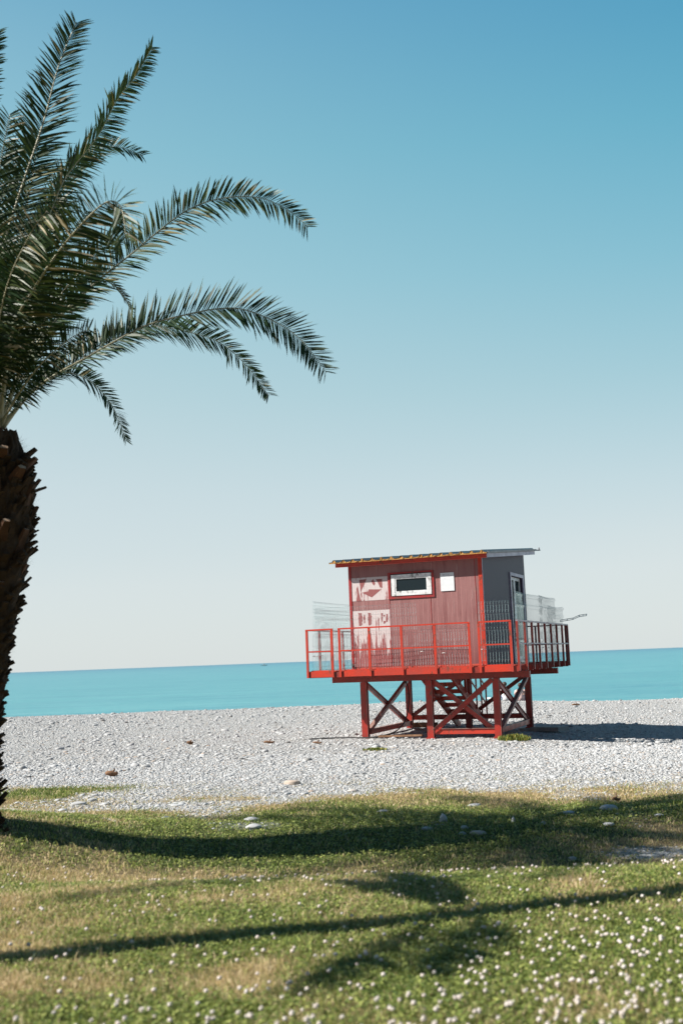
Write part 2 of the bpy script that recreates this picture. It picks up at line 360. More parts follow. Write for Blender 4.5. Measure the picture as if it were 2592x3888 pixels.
g = ramp(t, s.outputs[2], [(0, lin((224, 231, 234))), (.07, lin((222, 231, 235))), (.15, lin((207, 225, 232))), (.235, lin((184, 216, 226))), (.33, lin((158, 206, 222))),
                           (.43, lin((132, 193, 215))), (.53, lin((108, 174, 207))), (.72, lin((50, 98, 145))), (1, lin((28, 62, 105)))])
# the sky is deeper blue away from the sun
az = mth(t, 'ADD', mth(t, 'MULTIPLY', s.outputs[0], .5), 0.0)
zf = node(t, 'ShaderNodeMapRange'); t.links.new(s.outputs[2], zf.inputs[0]); zf.inputs[1].default_value = .1; zf.inputs[2].default_value = .5
k = mth(t, 'MULTIPLY', az, zf.outputs[0])
tintc = mixc(t, mth(t, 'ADD', mth(t, 'MULTIPLY', k, 3.2), .5, clamp=True), (1.34, 1.08, .98), (.52, .80, .86))
gg = mixc(t, 1.0, g.outputs[0], tintc, 'MULTIPLY')
# sky behind the camera dimmed to weaken the fill light on the hut front
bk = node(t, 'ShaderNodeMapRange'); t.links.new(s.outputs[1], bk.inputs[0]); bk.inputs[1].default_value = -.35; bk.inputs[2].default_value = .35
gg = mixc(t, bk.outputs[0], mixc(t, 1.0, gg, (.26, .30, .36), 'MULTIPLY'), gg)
sc = node(t, 'ShaderNodeVectorMath', operation='SCALE'); t.links.new(gg, sc.inputs[0]); sc.inputs['Scale'].default_value = 5.7
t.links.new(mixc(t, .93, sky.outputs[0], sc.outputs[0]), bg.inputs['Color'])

# ------------------------------------------------------------------ ground, sea
def make_ground():
    xs = np.unique(np.round(np.concatenate([np.linspace(-600, -40, 12), np.linspace(-40, -10, 50), np.arange(-10, 12, .12), np.linspace(12, 40, 50), np.linspace(40, 600, 12)]), 4))
    ys = np.unique(np.round(np.concatenate([np.linspace(-60, 3, 12), np.arange(3, 18, .12), np.arange(18, 68, .35)]), 4))
    X, Y = np.meshgrid(xs, ys); Z = terr(X, Y)
    V = np.stack([X.ravel(), Y.ravel(), Z.ravel()], 1); nx = len(xs); ny = len(ys)
    i = np.arange(nx-1); j = np.arange(ny-1); I, J = np.meshgrid(i, j); a = (J*nx+I).ravel()
    q = np.stack([a, a+1, a+nx+1, a+nx], 1)
    o = bulk('ground', V, [], q, M['ground'], {'cover': cover(X, Y).ravel(), 'dry': dryness(X, Y).ravel()}, True)
    tag(o, 'gently sloping ground of beach and lawn soil', None, None, 'structure')
make_ground()
SEA = -1.5
b_ = MB(); b_.add([(-26000, 50, SEA), (26000, 50, SEA), (26000, 30000, SEA), (-26000, 30000, SEA)], [(0, 1, 2, 3)])
tag(b_.build('sea', M['sea']), 'calm turquoise sea reaching to the horizon', None, None, 'structure')

for wi, (cx_, cy_, ln_) in enumerate(((3.4, 83, 3.6), (11.5, 86, 2.2))):
    V = []; n_ = 40
    for i in range(n_):
        q = i/(n_-1); wd = .34*math.sin(3.14159*q)**.6*(.4+.6*float(vnoise(i*.55, wi*7.0, 5))); x_ = cx_+(q-.5)*ln_; y_ = cy_+.5*math.sin(q*5+wi)
        V += [(x_, y_-wd, SEA+.05), (x_, y_, SEA+.16), (x_, y_+wd, SEA+.05)]
    fb = MB(); fb.add(V, [(3*i+k, 3*i+3+k, 3*i+4+k, 3*i+1+k) for i in range(n_-1) for k in (0, 1)], 0, True)
    tag(fb.build('wave_foam', M['foamline']), 'small white wash of a breaking wave near the shore', None, None, 'structure')

# pebbles
def sphere_template(sub):
    bm = bmesh.new(); bmesh.ops.create_icosphere(bm, subdivisions=sub, radius=1)
    v = np.array([p.co[:] for p in bm.verts]); f = np.array([[q.index for q in p.verts] for p in bm.faces]); bm.free(); return v, f
T1, T2, T3 = sphere_template(1), sphere_template(2), sphere_template(3)
def stones(x, y, size, tmpl, tint, flat=(.35, .6), sink=.38, jag=.2):
    tv, tf = tmpl; N = len(x); nv = len(tv)
    k = 1+jag*(rng.random((N, nv))-.5)*2
    V = tv[None]*k[:, :, None]
    sx = size*(.8+.6*rng.random(N)); sy = size*(.6+.5*rng.random(N)); sz = size*(flat[0]+(flat[1]-flat[0])*rng.random(N))
    V = V*np.stack([sx, sy, sz], 1)[:, None, :]*.5
    tx = (rng.random(N)-.5)*.4; c, s_ = np.cos(tx), np.sin(tx)
    V = np.stack([V[:, :, 0], V[:, :, 1]*c[:, None]-V[:, :, 2]*s_[:, None], V[:, :, 1]*s_[:, None]+V[:, :, 2]*c[:, None]], 2)
    an = rng.random(N)*6.283; c, s_ = np.cos(an), np.sin(an)
    V = np.stack([V[:, :, 0]*c[:, None]-V[:, :, 1]*s_[:, None], V[:, :, 0]*s_[:, None]+V[:, :, 1]*c[:, None], V[:, :, 2]], 2)
    V += np.stack([x, y, terr(x, y)+sz*(.5-sink)], 1)[:, None, :]
    F = tf[None]+(np.arange(N)*nv)[:, None, None]
    return V.reshape(-1, 3), F.reshape(-1, 3), np.repeat(tint, nv)
def scatter(n, y0, y1, power=1.0, mx=1.5, half=.335):
    y = y0+(y1-y0)*rng.random(n)**power; x = (rng.random(n)*2-1)*(half*y+mx); return x, y
def weighted(n, y0, y1, mx=1.5, half=.335):
    y = np.sqrt(y0**2+(y1**2-y0**2)*rng.random(n)); x = (rng.random(n)*2-1)*(half*y+mx); return x, y
def tone(n): 
    t_ = .2+.65*rng.random(n); r = rng.random(n)
    t_[r < .07] = .02+.14*rng.random((r < .07).sum()); t_[r > .95] = .9+.1*rng.random((r > .95).sum()); return t_
Vs, Fs, Ts = [], [], []; off = 0
def put(r):
    global off
    Vs.append(r[0]); Fs.append(r[1]+off); Ts.append(r[2]); off += len(r[0])
x, y = weighted(90000, 11, 23); keep = rng.random(len(x)) > cover(x, y)**1.7*1.15; x, y = x[keep], y[keep]
put(stones(x, y, .021+.033*rng.random(len(x))**2+.0015*(y-12), T1, tone(len(x)), (.22, .42)))
x, y = weighted(2600, 12, 27); keep = rng.random(len(x)) > cover(x, y)**1.7*1.15; x, y = x[keep], y[keep]
put(stones(x, y, .065+.06*rng.random(len(x))**3, T2, tone(len(x)), (.22, .4)))
x, y = weighted(75000, 23, 52); put(stones(x, y, .042+.04*rng.random(len(x))**2, T1, tone(len(x)), (.22, .42)))
x, y = weighted(1500, 20, 50); put(stones(x, y, .10+.10*rng.random(len(x))**4, T2, tone(len(x))*.6, (.35, .6)))
o = bulk('pebbles', np.concatenate(Vs), np.concatenate(Fs), [], M['stone'], {'tint': np.concatenate(Ts)}, True)
tag(o, 'pale grey beach pebbles covering the shore', 'pebbles', None, 'stuff')

# grass
def grass(x, y, h, wd, tint, lean=.6):
    N = len(x); an = rng.random(N)*6.283; c, s_ = np.cos(an), np.sin(an)
    la = rng.random(N)*6.283; ll = lean*h*(.2+.8*rng.random(N)); lx, ly = np.cos(la)*ll, np.sin(la)*ll
    z = terr(x, y)-.004
    b0 = np.stack([x-c*wd/2, y-s_*wd/2, z], 1); b1 = np.stack([x+c*wd/2, y+s_*wd/2, z], 1)
    m0 = np.stack([x-c*wd*.4+lx*.35, y-s_*wd*.4+ly*.35, z+h*.6], 1); m1 = np.stack([x+c*wd*.4+lx*.35, y+s_*wd*.4+ly*.35, z+h*.6], 1)
    tp = np.stack([x+lx, y+ly, z+h*(.92)], 1)
    V = np.stack([b0, b1, m1, m0, tp], 1).reshape(-1, 3); o = np.arange(N)*5
    return V, np.stack([o+3, o+2, o+4], 1), np.stack([o, o+1, o+2, o+3], 1), np.repeat(tint, 5)
def lawn():
    VV, TT, QQ, AA = [], [], [], []; off = 0
    def app(r):
        nonlocal off
        VV.append(r[0]); TT.append(r[1]+off); QQ.append(r[2]+off); AA.append(r[3]); off += len(r[0])
    for (n, y0, y1, h0, wd, mx) in [(170000, 3.9, 7.2, .036, .0042, .7), (110000, 7.2, 10.5, .038, .006, .7), (150000, 10.5, 18.5, .034, .009, .8)]:
        x, y = weighted(n, y0, y1, mx, .32); cv = cover(x, y); k = rng.random(n) < cv**1.8*1.1; x, y, cv = x[k], y[k], cv[k]
        d = dryness(x, y); pt = fbm(x*6, y*6, 77, 3)
        h = h0*(.45+.9*rng.random(len(x))**1.4)*(.7+.7*pt)*(.45+.55*np.clip(cv, 0, 1))
        tall = rng.random(len(x)) < .016; h = np.where(tall, h*2.1, h)
        isdry = rng.random(len(x)) < np.clip((d-.10)*1.2, .12, .95)
        edge = np.clip((y-12.2)/3, 0, 1)*.15
        tint = np.where(isdry, .58+.40*rng.random(len(x)), .06+.40*rng.random(len(x)))+.0*edge
        tint = tint + (pt-.5)*.25 + (vnoise(x*22, y*22, 8)-.5)*.22
        app(grass(x, y, h, wd*(.7+.7*rng.random(len(x))), np.clip(tint, 0, 1), .9))
    # clover leaves: small near-level leaflets low in the lawn
    for (n, y0, y1, r0) in [(120000, 3.9, 8.5, .0085), (50000, 8.5, 14.0, .011)]:
        x, y = weighted(n, y0, y1, .7, .32); d = dryness(x, y); k = (rng.random(n) < np.clip(1.0-1.25*d, 0, 1)) & (rng.random(n) < cover(x, y)); x, y = x[k], y[k]
        N = len(x); pt = fbm(x*6, y*6, 77, 3); z = terr(x, y)+(.012+.024*rng.random(N))*(.7+.7*pt); r = r0*(.7+.6*rng.random(N))
        nx, ny = (rng.random(N)-.5)*1.1, (rng.random(N)-.5)*1.1; a0 = rng.random(N)*6.283
        P = []
        for q in range(4):
            a = a0+q*1.5708; dx, dy = np.cos(a)*r, np.sin(a)*r; P.append(np.stack([x+dx, y+dy, z+nx*dx+ny*dy], 1))
        V = np.stack(P, 1).reshape(-1, 3); o = np.arange(N)*4
        app((V, np.zeros((0, 3), int), np.stack([o, o+1, o+2, o+3], 1), np.repeat(.05+.42*rng.random(N), 4)))
    o = bulk('grass', np.concatenate(VV), np.concatenate(TT), np.concatenate(QQ), M['blade'], {'tint': np.concatenate(AA)})
    tag(o, 'short patchy green and straw coloured lawn grass with clover', 'grass', None, 'stuff')
lawn()

# clover flowers
def flower_mesh(k):
    mb = MB(); tv, tf = T2; r = .0094
    for _ in range(1):
        v = tv*np.array([r, r, r*.82])*(1+.16*(rng.random((len(tv), 1))-.5)) + np.array([0, 0, .040]); mb.add(v, [tuple(f) for f in tf], 0, True)
    for q in range(9):
        a = q*.7; u = np.array([math.cos(a)*r*.9, math.sin(a)*r*.9, .036+.007*((q*5) % 4)/2]); mb.add([u+np.array(p) for p in ((0, 0, .006), (.003*math.sin(a), -.003*math.cos(a), 0), (-.003*math.sin(a), .003*math.cos(a), 0), (.002, .002, -.003))], [(0, 1, 2), (1, 3, 2)], 0)
    mb.tube([(0, 0, -.005), (.003*k, .002, .018), (0, 0, .034)], .0010, 4, 1)
    o = mb.build('clover_flower', [M['clover'], M['clover_stem']]); me = o.data; bpy.data.objects.remove(o); return me
FM = [flower_mesh(k) for k in (-1, 0, 1, 2)]
def flower_density(x, y):
    d = .05+.42*np.clip(fbm(x*1.4, y*1.4, 55, 3)*2-.75, 0, 1)
    return d*(1-.6*sm(5.5, 8, y)) + 1.5*blob(x, y, .8, 4.8, 1.1, .75) + .9*blob(x, y, 1.5, 6.0, 1.0, 1.1) + .25*blob(x, y, -.5, 4.8, .8, .6) + .25*blob(x, y, 1.0, 8.8, 1.6, 1.0)
x, y = weighted(4200, 4.1, 10.5, .1, .31); k = (rng.random(4200) < flower_density(x, y)*.72); x, y = x[k], y[k]
o_ = np.argsort(y); x, y = x[o_], y[o_]
inf = np.abs(x) < .312*y
ix = np.where(inf & (y > 4.5))[0][:300]
first = None
for i in ix:
    o = bpy.data.objects.new('clover_flower', FM[int(rng.integers(4))]); COL.objects.link(o)
    s_ = .8+.55*rng.random(); o.location = (x[i], y[i], float(terr(x[i], y[i]))); o.scale = (s_, s_, s_*(.85+.3*rng.random())); o.rotation_euler = (rng.normal()*.2, rng.normal()*.2, rng.random()*6)
    tag(o, 'small round white clover flower head standing above the lawn grass', 'flower', 'white clover flowers in the lawn')
rest = [i for i in range(len(x)) if i not in set(ix.tolist())]
tv, tf = T2; N = len(rest); ra = rng.random(N)
V = tv[None]*np.array([.0095, .0095, .008])*(.85+.5*ra)[:, None, None]+np.stack([x[rest], y[rest], terr(x[rest], y[rest])+.042+.01*ra], 1)[:, None, :]
o = bulk('clover_flowers', V.reshape(-1, 3), (tf[None]+(np.arange(N)*len(tv))[:, None, None]).reshape(-1, 3), [], M['clover'], None, True)
tag(o, 'scattered far white clover heads dotting the lawn', 'flowers', None, 'stuff')
print('flowers', len(ix), N)

# single stones that stand out
def big_stone(px, py, wpx, hpx, tint, label, cat='stone', up=0, name='stone'):
    p = ground_hit(px, py); sc_ = p[1]/FPX; wv, hv = wpx*sc_, hpx*sc_
    tv, tf = T3; k = 1+.10*np.sin(tv[:, 0]*3+px)*np.cos(tv[:, 1]*4+py)+.05*np.sin(tv[:, 2]*7+px)
    v = tv*k[:, None]*np.array([wv/2, wv*.34, hv*.62]); v[:, 2] = np.where(v[:, 2] > hv*.3, v[:, 2]*.85, v[:, 2])
    if up: v[:, 0] *= np.clip(1-.9*(v[:, 2]+hv*.5)/(hv*1.3), .15, 1.2)
    o = bulk(name, v, tf, [], M['stone'], {'tint': np.full(len(v), tint)}, True, loc=(p[0], p[1], float(terr(p[0], p[1]))+hv*.22))
    o.rotation_euler = (0, 0, (px*.37) % .8-.4); tag(o, label, cat)
big_stone(1110, 2978, 60, 22, .955, 'brownish flat stone on the pebbles left below the red hut')
big_stone(955, 3118, 55, 20, .75, 'pale oval stone in the lawn just above another pale stone')
big_stone(962, 3146, 58, 22, .70, 'pale oval stone in the lawn just below another pale stone')
big_stone(300, 3056, 58, 17, .5, 'long flat grey stone at the green patch near the palm trunk')
big_stone(350, 3042, 34, 15, .5, 'small tilted grey stone right of the long flat stone near the palm')
big_stone(168, 2966, 28, 14, .8, 'small white stone at the top edge of the green patch by the palm')
big_stone(240, 3080, 34, 12, .8, 'small white stone on the sandy strip left of the pale oval stones')
big_stone(1682, 3118, 46, 38, .72, 'pointed whitish stone standing upright in the shaded lawn', up=1)
big_stone(1948, 3122, 22, 28, .8, 'small upright white stone in the green lawn below the hut', up=1)
big_stone(1620, 3150, 44, 14, .3, 'low grey stone in the shade beside the pointed whitish stone')
big_stone(1762, 3146, 30, 14, .6, 'small pale stone above the reddish stone in the shaded lawn')
big_stone(1812, 3168, 64, 18, .93, 'long reddish stone lying in the shaded lawn')
big_stone(1755, 3168, 28, 12, .7, 'tiny pale stone left of the long reddish stone')
big_stone(1800, 3062, 52, 14, .6, 'flat grey stone at the lawn edge straight below the hut')
big_stone(1452, 3084, 48, 12, .35, 'flat dark grey stone in the grass under the left hut legs')
big_stone(2308, 3076, 64, 26, .75, 'largest white stone in the dry grass near the right edge')
big_stone(2160, 3092, 46, 18, .68, 'white stone in dry grass left of the largest white stone')
big_stone(2310, 3134, 40, 14, .6, 'small white stone below the largest white stone at right')
big_stone(2500, 3098, 34, 10, .5, 'narrow pale stone in dry grass by the right edge')
big_stone(2172, 3266, 28, 18, .45, 'grey stone in the sunlit lawn under the palm shadow')
big_stone(2062, 3130, 24, 14, .3, 'small bluish grey stone inside the dark crown shadow')
big_stone(1340, 3005, 40, 12, .9, 'brown stone on the pebbles at the start of the straw grass')
def stick(px, py, lpx, ang, label, th=.018, col='brown_wood'):
    p = ground_hit(px, py); L = lpx*p[1]/FPX; a = R(ang); mb = MB()
    pts = [((q-.5)*L*math.cos(a), (q-.5)*L*math.sin(a), .012*math.sin(q*7)+.03) for q in np.linspace(0, 1, 7)]
    mb.tube(pts, [th*k_ for k_ in (.5, .9, 1, 1.1, .9, .8, .4)], 6)
    mb.tube([pts[3], (pts[3][0]+L*.15, pts[3][1]+.10, .09)], [th*.7, th*.3], 5)
    o = mb.build('driftwood_stick', M[col], loc=(p[0], p[1], float(terr(p[0], p[1]))+.02)); tag(o, label, 'driftwood')
stick(425, 2948, 46, 8, 'dark driftwood piece on the pebbles near the palm trunk', .045)
stick(1022, 2826, 40, 5, 'reddish brown stick on the pebbles left of the hut', .03)
stick(722, 2828, 24, 20, 'short dark stick midway between palm and hut', .04)
stick(1205, 2828, 34, -6, 'thin brown stick on the pebbles close to the left hut leg', .022)
stick(2185, 2680, 34, 12, 'brown stick on the far pebbles right of the hut legs', .035)
stick(2340, 3050, 40, 30, 'dark twig beside the largest white stone', .02)

# sandy strip along the lawn at the left
def strip():
    a, b__, c_ = ground_hit(-60, 3072), ground_hit(220, 3086), ground_hit(440, 3122)
    pts = [a*(1-q)**2+b__*2*q*(1-q)+c_*q*q for q in np.linspace(0, 1, 24)]; V = []
    for i, p in enumerate(pts):
        wd = .16*(1-.6*i/23)+.03*math.sin(i*1.7)
        for s_ in (-1, 1): V.append((p[0], p[1]+s_*wd, float(terr(p[0], p[1]+s_*wd))+.012))
    q = [(2*i, 2*i+2, 2*i+3, 2*i+1) for i in range(23)]
    m_ = worn('sandy_path', (.46, .43, .39), (.60, .58, .54), .9, 22, .2, .9, .8)
    tag(bulk('path', V, [], q, m_), 'narrow sandy strip crossing the grass by the palm', None, None, 'structure')
strip()

# ------------------------------------------------------------------ the hut on legs
HO = Vector((3.41, 26.08, 0)); TH = R(-21.05)
HUTM = Matrix.Translation(HO) @ Matrix.Rotation(TH, 4, 'Z')
def hw(u, v, z): return HUTM @ Vector((u, v, z))
hut = empty('lifeguard_hut', HO, TH)
tag(hut, 'red weathered lifeguard hut on steel legs with a railed deck on the pebble beach', 'lifeguard hut')
SR, SD, SE = M['steel_red'], M['steel_dark'], M['steel_edge']
LU, LV = (-3.24, -1.61, 0.0), (0.0, 3.45)
UL, UR, VF, VB = -4.36, .74, -.835, 5.55
ZF = 1.66
def ibeam_leg(u, v, z0, z1):
    mb = MB(); a = .075
    mb.box(u-a, u+a, v-a, v-a+.012, z0, z1); mb.box(u-a, u+a, v+a-.012, v+a, z0, z1); mb.box(u-.006, u+.006, v-a+.014, v+a-.014, z0, z1)
    mb.box(u-a-.03, u+a+.03, v-a-.03, v+a+.03, z0-.02, z0+.012)
    mb.box(u+a+.001, u+a+.006, v-a+.001, v-a+.022, z0+.02, z1-.01, 1)
    return mb
for v in LV:
    for u in LU:
        p = hw(u, v, 0); z0 = .015
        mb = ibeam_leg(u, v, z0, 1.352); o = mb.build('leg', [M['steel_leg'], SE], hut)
        pd = MB(); g_ = float(terr(p.x, p.y)); e = .24 if v else .16; pd.box(u-e, u+e, v-e*.8, v+e*.8, g_-.12, z0-.022)
        pd.build('footing', M['concrete'], o)
def channel(p, q, w_, h_, name, mats, lip=True, up=(0, 0, 1)):
    mb = MB(); mb.bar(p, q, w_, h_, up)
    if lip:
        u_ = np.array(up)*1.0; P = np.array(p, float); Q = np.array(q, float); d = (Q-P)/np.linalg.norm(Q-P); sd = np.cross(d, u_); sd /= np.linalg.norm(sd); uu = np.cross(sd, d)
        mb.bar(P+uu*(h_/2+.005), Q+uu*(h_/2+.005), w_+.05, .008, up, 1)
    return mb.build(name, mats, hut)
# girders along the front and rear leg rows, cross girders over the legs
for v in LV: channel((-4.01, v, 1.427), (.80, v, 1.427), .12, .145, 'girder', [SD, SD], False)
for v in LV:                                                   # girder end in brighter red, sunlight put into the colour
    mb = MB(); mb.box(-4.03, -4.012, v-.075, v+.075, 1.352, 1.502); mb.build('lit_end_plate', SR, hut)
for u in LU: channel((u, .062, 1.44), (u, 3.388, 1.44), .10, .11, 'cross_girder', [SD, SD], False)
# ground beams
gb = [((LU[1]+.077, 0, .16), (-.077, 0, .16), 'f'), ((LU[0]+.03, .077, .16), (LU[0]+.03, 3.373, .16), 's'), ((.0, .077, .16), (.0, 3.373, .16), 's'), ((LU[0]+.077, 3.45, .30), (LU[1]-.077, 3.45, .30), 'f'), ((LU[1]+.077, 3.45, .30), (-.077, 3.45, .30), 'f')]
for p, q, kk in gb: channel(p, q, .05, .12, 'ground_beam', [SR, SE])
def xbrace(p0, p1, z0, z1, off):
    P0, P1 = np.array(p0, float), np.array(p1, float); d = (P1-P0)/np.linalg.norm(P1-P0); nrm = np.array([d[1], -d[0], 0])
    for s_, (a, b__) in enumerate((((*P0, z1), (*P1, z0)), ((*P0, z0), (*P1, z1)))):
        o_ = nrm*(off+.030*(s_*2-1)); A = np.array(a)+o_; B = np.array(b__)+o_
        channel(A, B, .05, .105, 'brace', [M['steel_leg'], SE])
xbrace((LU[1]+.08, 0, ), (-.08, 0), .16, 1.33, 0)
xbrace((LU[0], .08), (LU[0], 3.37), .16, 1.33, 0)
xbrace((0, .08), (0, 3.37), .16, 1.33, 0)
mb = MB(); mb.bar((LU[0]+.08, 3.45, .35), (LU[1]-.08, 3.45, 1.33), .05, .10); mb.build('brace', SD, hut)
mb = MB(); mb.bar((LU[1]+.08, 3.45, .35), (-.08, 3.45, 1.33), .05, .10); mb.build('brace', SD, hut)
# joists: one under each side post, running across; short tails stay open at the sides
NJ = 9; JV = [VF+.05+(VB-VF-.1)*i/(NJ-1) for i in range(NJ)]
for i, v in enumerate(JV):
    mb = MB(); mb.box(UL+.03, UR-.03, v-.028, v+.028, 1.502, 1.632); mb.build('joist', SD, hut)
mb = MB()
n_pl = 16
for i in range(n_pl):
    a, b__ = UL+.05+(.10-UL-.05)*i/n_pl, UL+.05+(.10-UL-.05)*(i+1)/n_pl
    mb.box(a+.004, b__-.004, VF+.06, 3.9, 1.634, 1.652)
mb.box(.106, UR-.04, VF+.06, -.02, 1.634, 1.652)
mb.build('deck_floor', M['deck_red'], hut)
# fascia boards of the deck, a piece between every two posts
FP = [(-4.36, -3.70), (-3.51, -2.76), (-2.76, -1.97), (-1.97, -1.17), (-1.17, -.36), (-.13, .59)]
for a, b__ in FP:
    mb = MB(); mb.box(a+.085, b__-.035, VF+.012, VF+.045, 1.512, 1.655); mb.box(a+.085, b__-.035, VF+.046, VF+.058, 1.655, 1.672); mb.build('deck_fascia', SR, hut)
mb = MB(); mb.box(UL+.06, UR-.06, VF+.052, VF+.058, 1.50, 1.633); mb.build('edge_channel', SD, hut)
for (u0, u1) in ((UL+.012, UL+.028),):
    mb = MB(); mb.box(u0, u1, VF+.06, VB-.04, 1.512, 1.655); mb.build('deck_fascia', SR, hut)
mb = MB(); mb.box(UL+.06, UR-.06, VB-.03, VB-.012, 1.512, 1.655); mb.build('deck_fascia', SD, hut)
# railings
ZT, ZM = 2.635, 2.12
def railing(posts, fixed, axis, mats, pw=.055, pd=.03, z0=1.505):
    r = empty('railing', (0, 0, 0)); r.parent = hut
    P = (lambda a, z: (a, fixed, z)) if axis == 'u' else (lambda a, z: (fixed, a, z))
    for a in posts:
        mb = MB()
        if axis == 'u': mb.box(a-pw/2, a+pw/2, fixed-pd/2, fixed+pd/2, z0, ZT-.018)
        else: mb.box(fixed-pd/2, fixed+pd/2, a-pw/2, a+pw/2, z0, ZT-.018)
        mb.build('post', mats[0], r)
    a, b__ = min(posts)-pw/2, max(posts)+pw/2
    mb = MB(); mb.bar(P(a, ZT), P(b__, ZT), .042, .034); mb.build('top_rail', mats[1], r)
    for q in range(len(posts)-1):
        mb = MB(); mb.bar(P(posts[q]+pw/2, ZM), P(posts[q+1]-pw/2, ZM), .034, .032); mb.build('mid_rail', mats[1], r)
    return r
railing([-4.34, -3.70], VF, 'u', (SR, SR))
railing([-3.51, -2.76, -1.97, -1.17, -.36], VF, 'u', (SR, SR))
railing([-.13, .59], VF, 'u', (SR, SR))
M['rail_sheen'] = worn('sky_sheen_rail', (.34, .31, .38), (.30, .12, .12), .3, 6)  # lavender stands for sky reflected along the side rails, put into the colour
railing([VF+.03]+JV[1:-1]+[VB-.03], UR, 'v', (SD, M['rail_sheen']), .06, .05, 1.52)
railing([VF+.05]+JV[1:-1]+[VB-.03], UL, 'v', (SD, SD), .05, .05, 1.52)
railing([UL+.06+(UR-UL-.12)*i/6 for i in range(7)], VB, 'u', (SD, SD), .05, .04, 1.52)

# cabin
W0, W1, C0, C1 = -3.47, -.16, -.135, 4.59
SLP = .405/4.72
def ztop(v): return 4.16+(v-C0)*SLP
wx = (-2.43, -1.36, 3.34, 3.90)                                # window opening
mb = MB()
def wpiece(mb, a, b__, z0, z1): mb.box(a, b__, C0, C0+.07, z0, z1)
wpiece(mb, W0, wx[0], ZF, 4.16); wpiece(mb, wx[1], W1, ZF, 4.16); wpiece(mb, wx[0], wx[1], ZF, wx[2]); wpiece(mb, wx[0], wx[1], wx[3], 4.16)
front = mb.build('wall', M['wall_front'], hut)
front['label'] = 'sun-bleached pink red front wall'
def side_wall(u0, u1, holes, m_, lab):
    mb = MB(); seg = []
    v = C0+.072; cuts = sorted(holes)
    for (a, b__, z1) in cuts: seg.append((v, a, ZF)); seg.append((a, b__, z1)); v = b__
    seg.append((v, C1, ZF))
    for a, b__, z0 in seg:
        x0, x1 = u0, u1; za, zb = ztop(a), ztop(b__)
        mb.add([(x0, a, z0), (x1, a, z0), (x1, b__, z0), (x0, b__, z0), (x0, a, za), (x1, a, za), (x1, b__, zb), (x0, b__, zb)],
               [(0, 3, 2, 1), (4, 5, 6, 7), (0, 1, 5, 4), (1, 2, 6, 5), (2, 3, 7, 6), (3, 0, 4, 7)])
    o = mb.build('wall', m_, hut); o['label'] = lab; return o
D0, D1, DZ = 2.80, 4.22, 3.90
side = side_wall(W1-.07, W1, [(D0, D1, DZ)], M['wall_shaded'], 'dark shaded side wall with the door')
side_wall(W0, W0+.07, [], M['wall_front'], 'left side wall')
mb = MB(); mb.box(W0+.071, W1-.071, C1-.07, C1-.001, ZF, ztop(C1-.07)); mb.build('wall', M['wall_shaded'], hut)['label'] = 'rear wall facing the sea'
mb = MB(); mb.box(W0+.08, W1-.08, C0+.08, C1-.08, 1.655, 1.664); mb.build('cabin_floor', M['brown_wood'], hut)
# corner trims and thin batten strips
tr = MB(); tr.box(W0-.012, W0+.055, C0-.014, C0-.001, ZF, 4.155); tr.box(W0-.012, W0-.001, C0-.001, C0+.06, ZF, 4.155); tr.build('corner_trim', M['trim_red'], hut)
tr = MB(); tr.box(W1-.085, W1+.006, C0-.014, C0-.001, ZF, 4.155); tr.build('corner_trim', M['steel_red'], hut)['label'] = 'brighter red right corner trim'
tr = MB(); tr.box(W1+.001, W1+.012, C0-.001, C0+.035, ZF, 4.15); tr.build('corner_trim', M['fascia_side'], hut)
for u in (-2.455, -1.43, -.33):
    tr = MB(); tr.box(u-.006, u+.006, C0-.006, C0-.001, ZF, (3.30 if u > -3 and u < -.5 else 4.15)); tr.build('panel_joint', M['trim_red'], hut)
tr = MB(); tr.box(W0+.06, W1-.09, C0-.03, C0-.001, 1.66, 1.70); tr.build('skirting', M['deck_red'], hut)
# painted patches on the front wall
pt = MB(); pt.box(-3.41, -2.465, C0-.004, C0-.001, 3.30, 3.86); o1 = pt.build('painted_patch', M['peel_a'], front); o1['label'] = 'flaking white square with a worn red emblem'
pt = MB(); pt.box(-3.41, -2.465, C0-.004, C0-.001, 1.72, 3.06); o2 = pt.build('painted_patch', M['peel_b'], front); o2['label'] = 'washed out white square with worn red letters'
def c2uz(x, y):                       # from measurements taken on the wall
    X1 = x*.528; Y1 = y*.528; u = -3.47+(X1-279)*.00441; top = 168-(X1-272)*.0851; return u, 4.16-(Y1-top)*.00425
def poly(mb, pts, d):
    q = [c2uz(*p) for p in pts]; n_ = len(q)
    vs = [(u, C0-d, z) for u, z in q]+[(u, C0-.0042, z) for u, z in q]
    mb.add(vs, [tuple(range(n_))[::-1], tuple(n_+i for i in range(n_))]+[(i, (i+1) % n_, n_+(i+1) % n_, n_+i) for i in range(n_)])
em = MB()
poly(em, [(642, 462), (722, 452), (690, 520), (652, 590)], .006)
poly(em, [(772, 470), (800, 450), (815, 500), (800, 520), (785, 500)], .006)
poly(em, [(822, 452), (892, 444), (892, 542), (866, 536), (842, 480)], .006)
poly(em, [(665, 600), (735, 584), (742, 562), (880, 558), (772, 648)], .006)
poly(em, [(606, 560), (622, 530), (632, 600), (650, 690), (600, 695), (612, 620)], .0062)
em.build('emblem', M['emblem'], o1)
em = MB()
def strokes(mb, x0, x1, y0, y1, n_, seed):
    r = random.Random(seed)
    L = [(x0+r.uniform(-3, 6), y0+(y1-y0)*i/n_) for i in range(n_+1)]; Rr = [(x1+r.uniform(-8, 3)-(i == n_)*(x1-x0)*.4, y0+(y1-y0)*i/n_) for i in range(n_+1)]
    for i in range(n_): poly(mb, [L[i], Rr[i], Rr[i+1], L[i+1]], .006)
strokes(em, 617, 660, 820, 958, 7, 1); strokes(em, 672, 692, 835, 930, 6, 2); strokes(em, 724, 760, 815, 950, 7, 3)
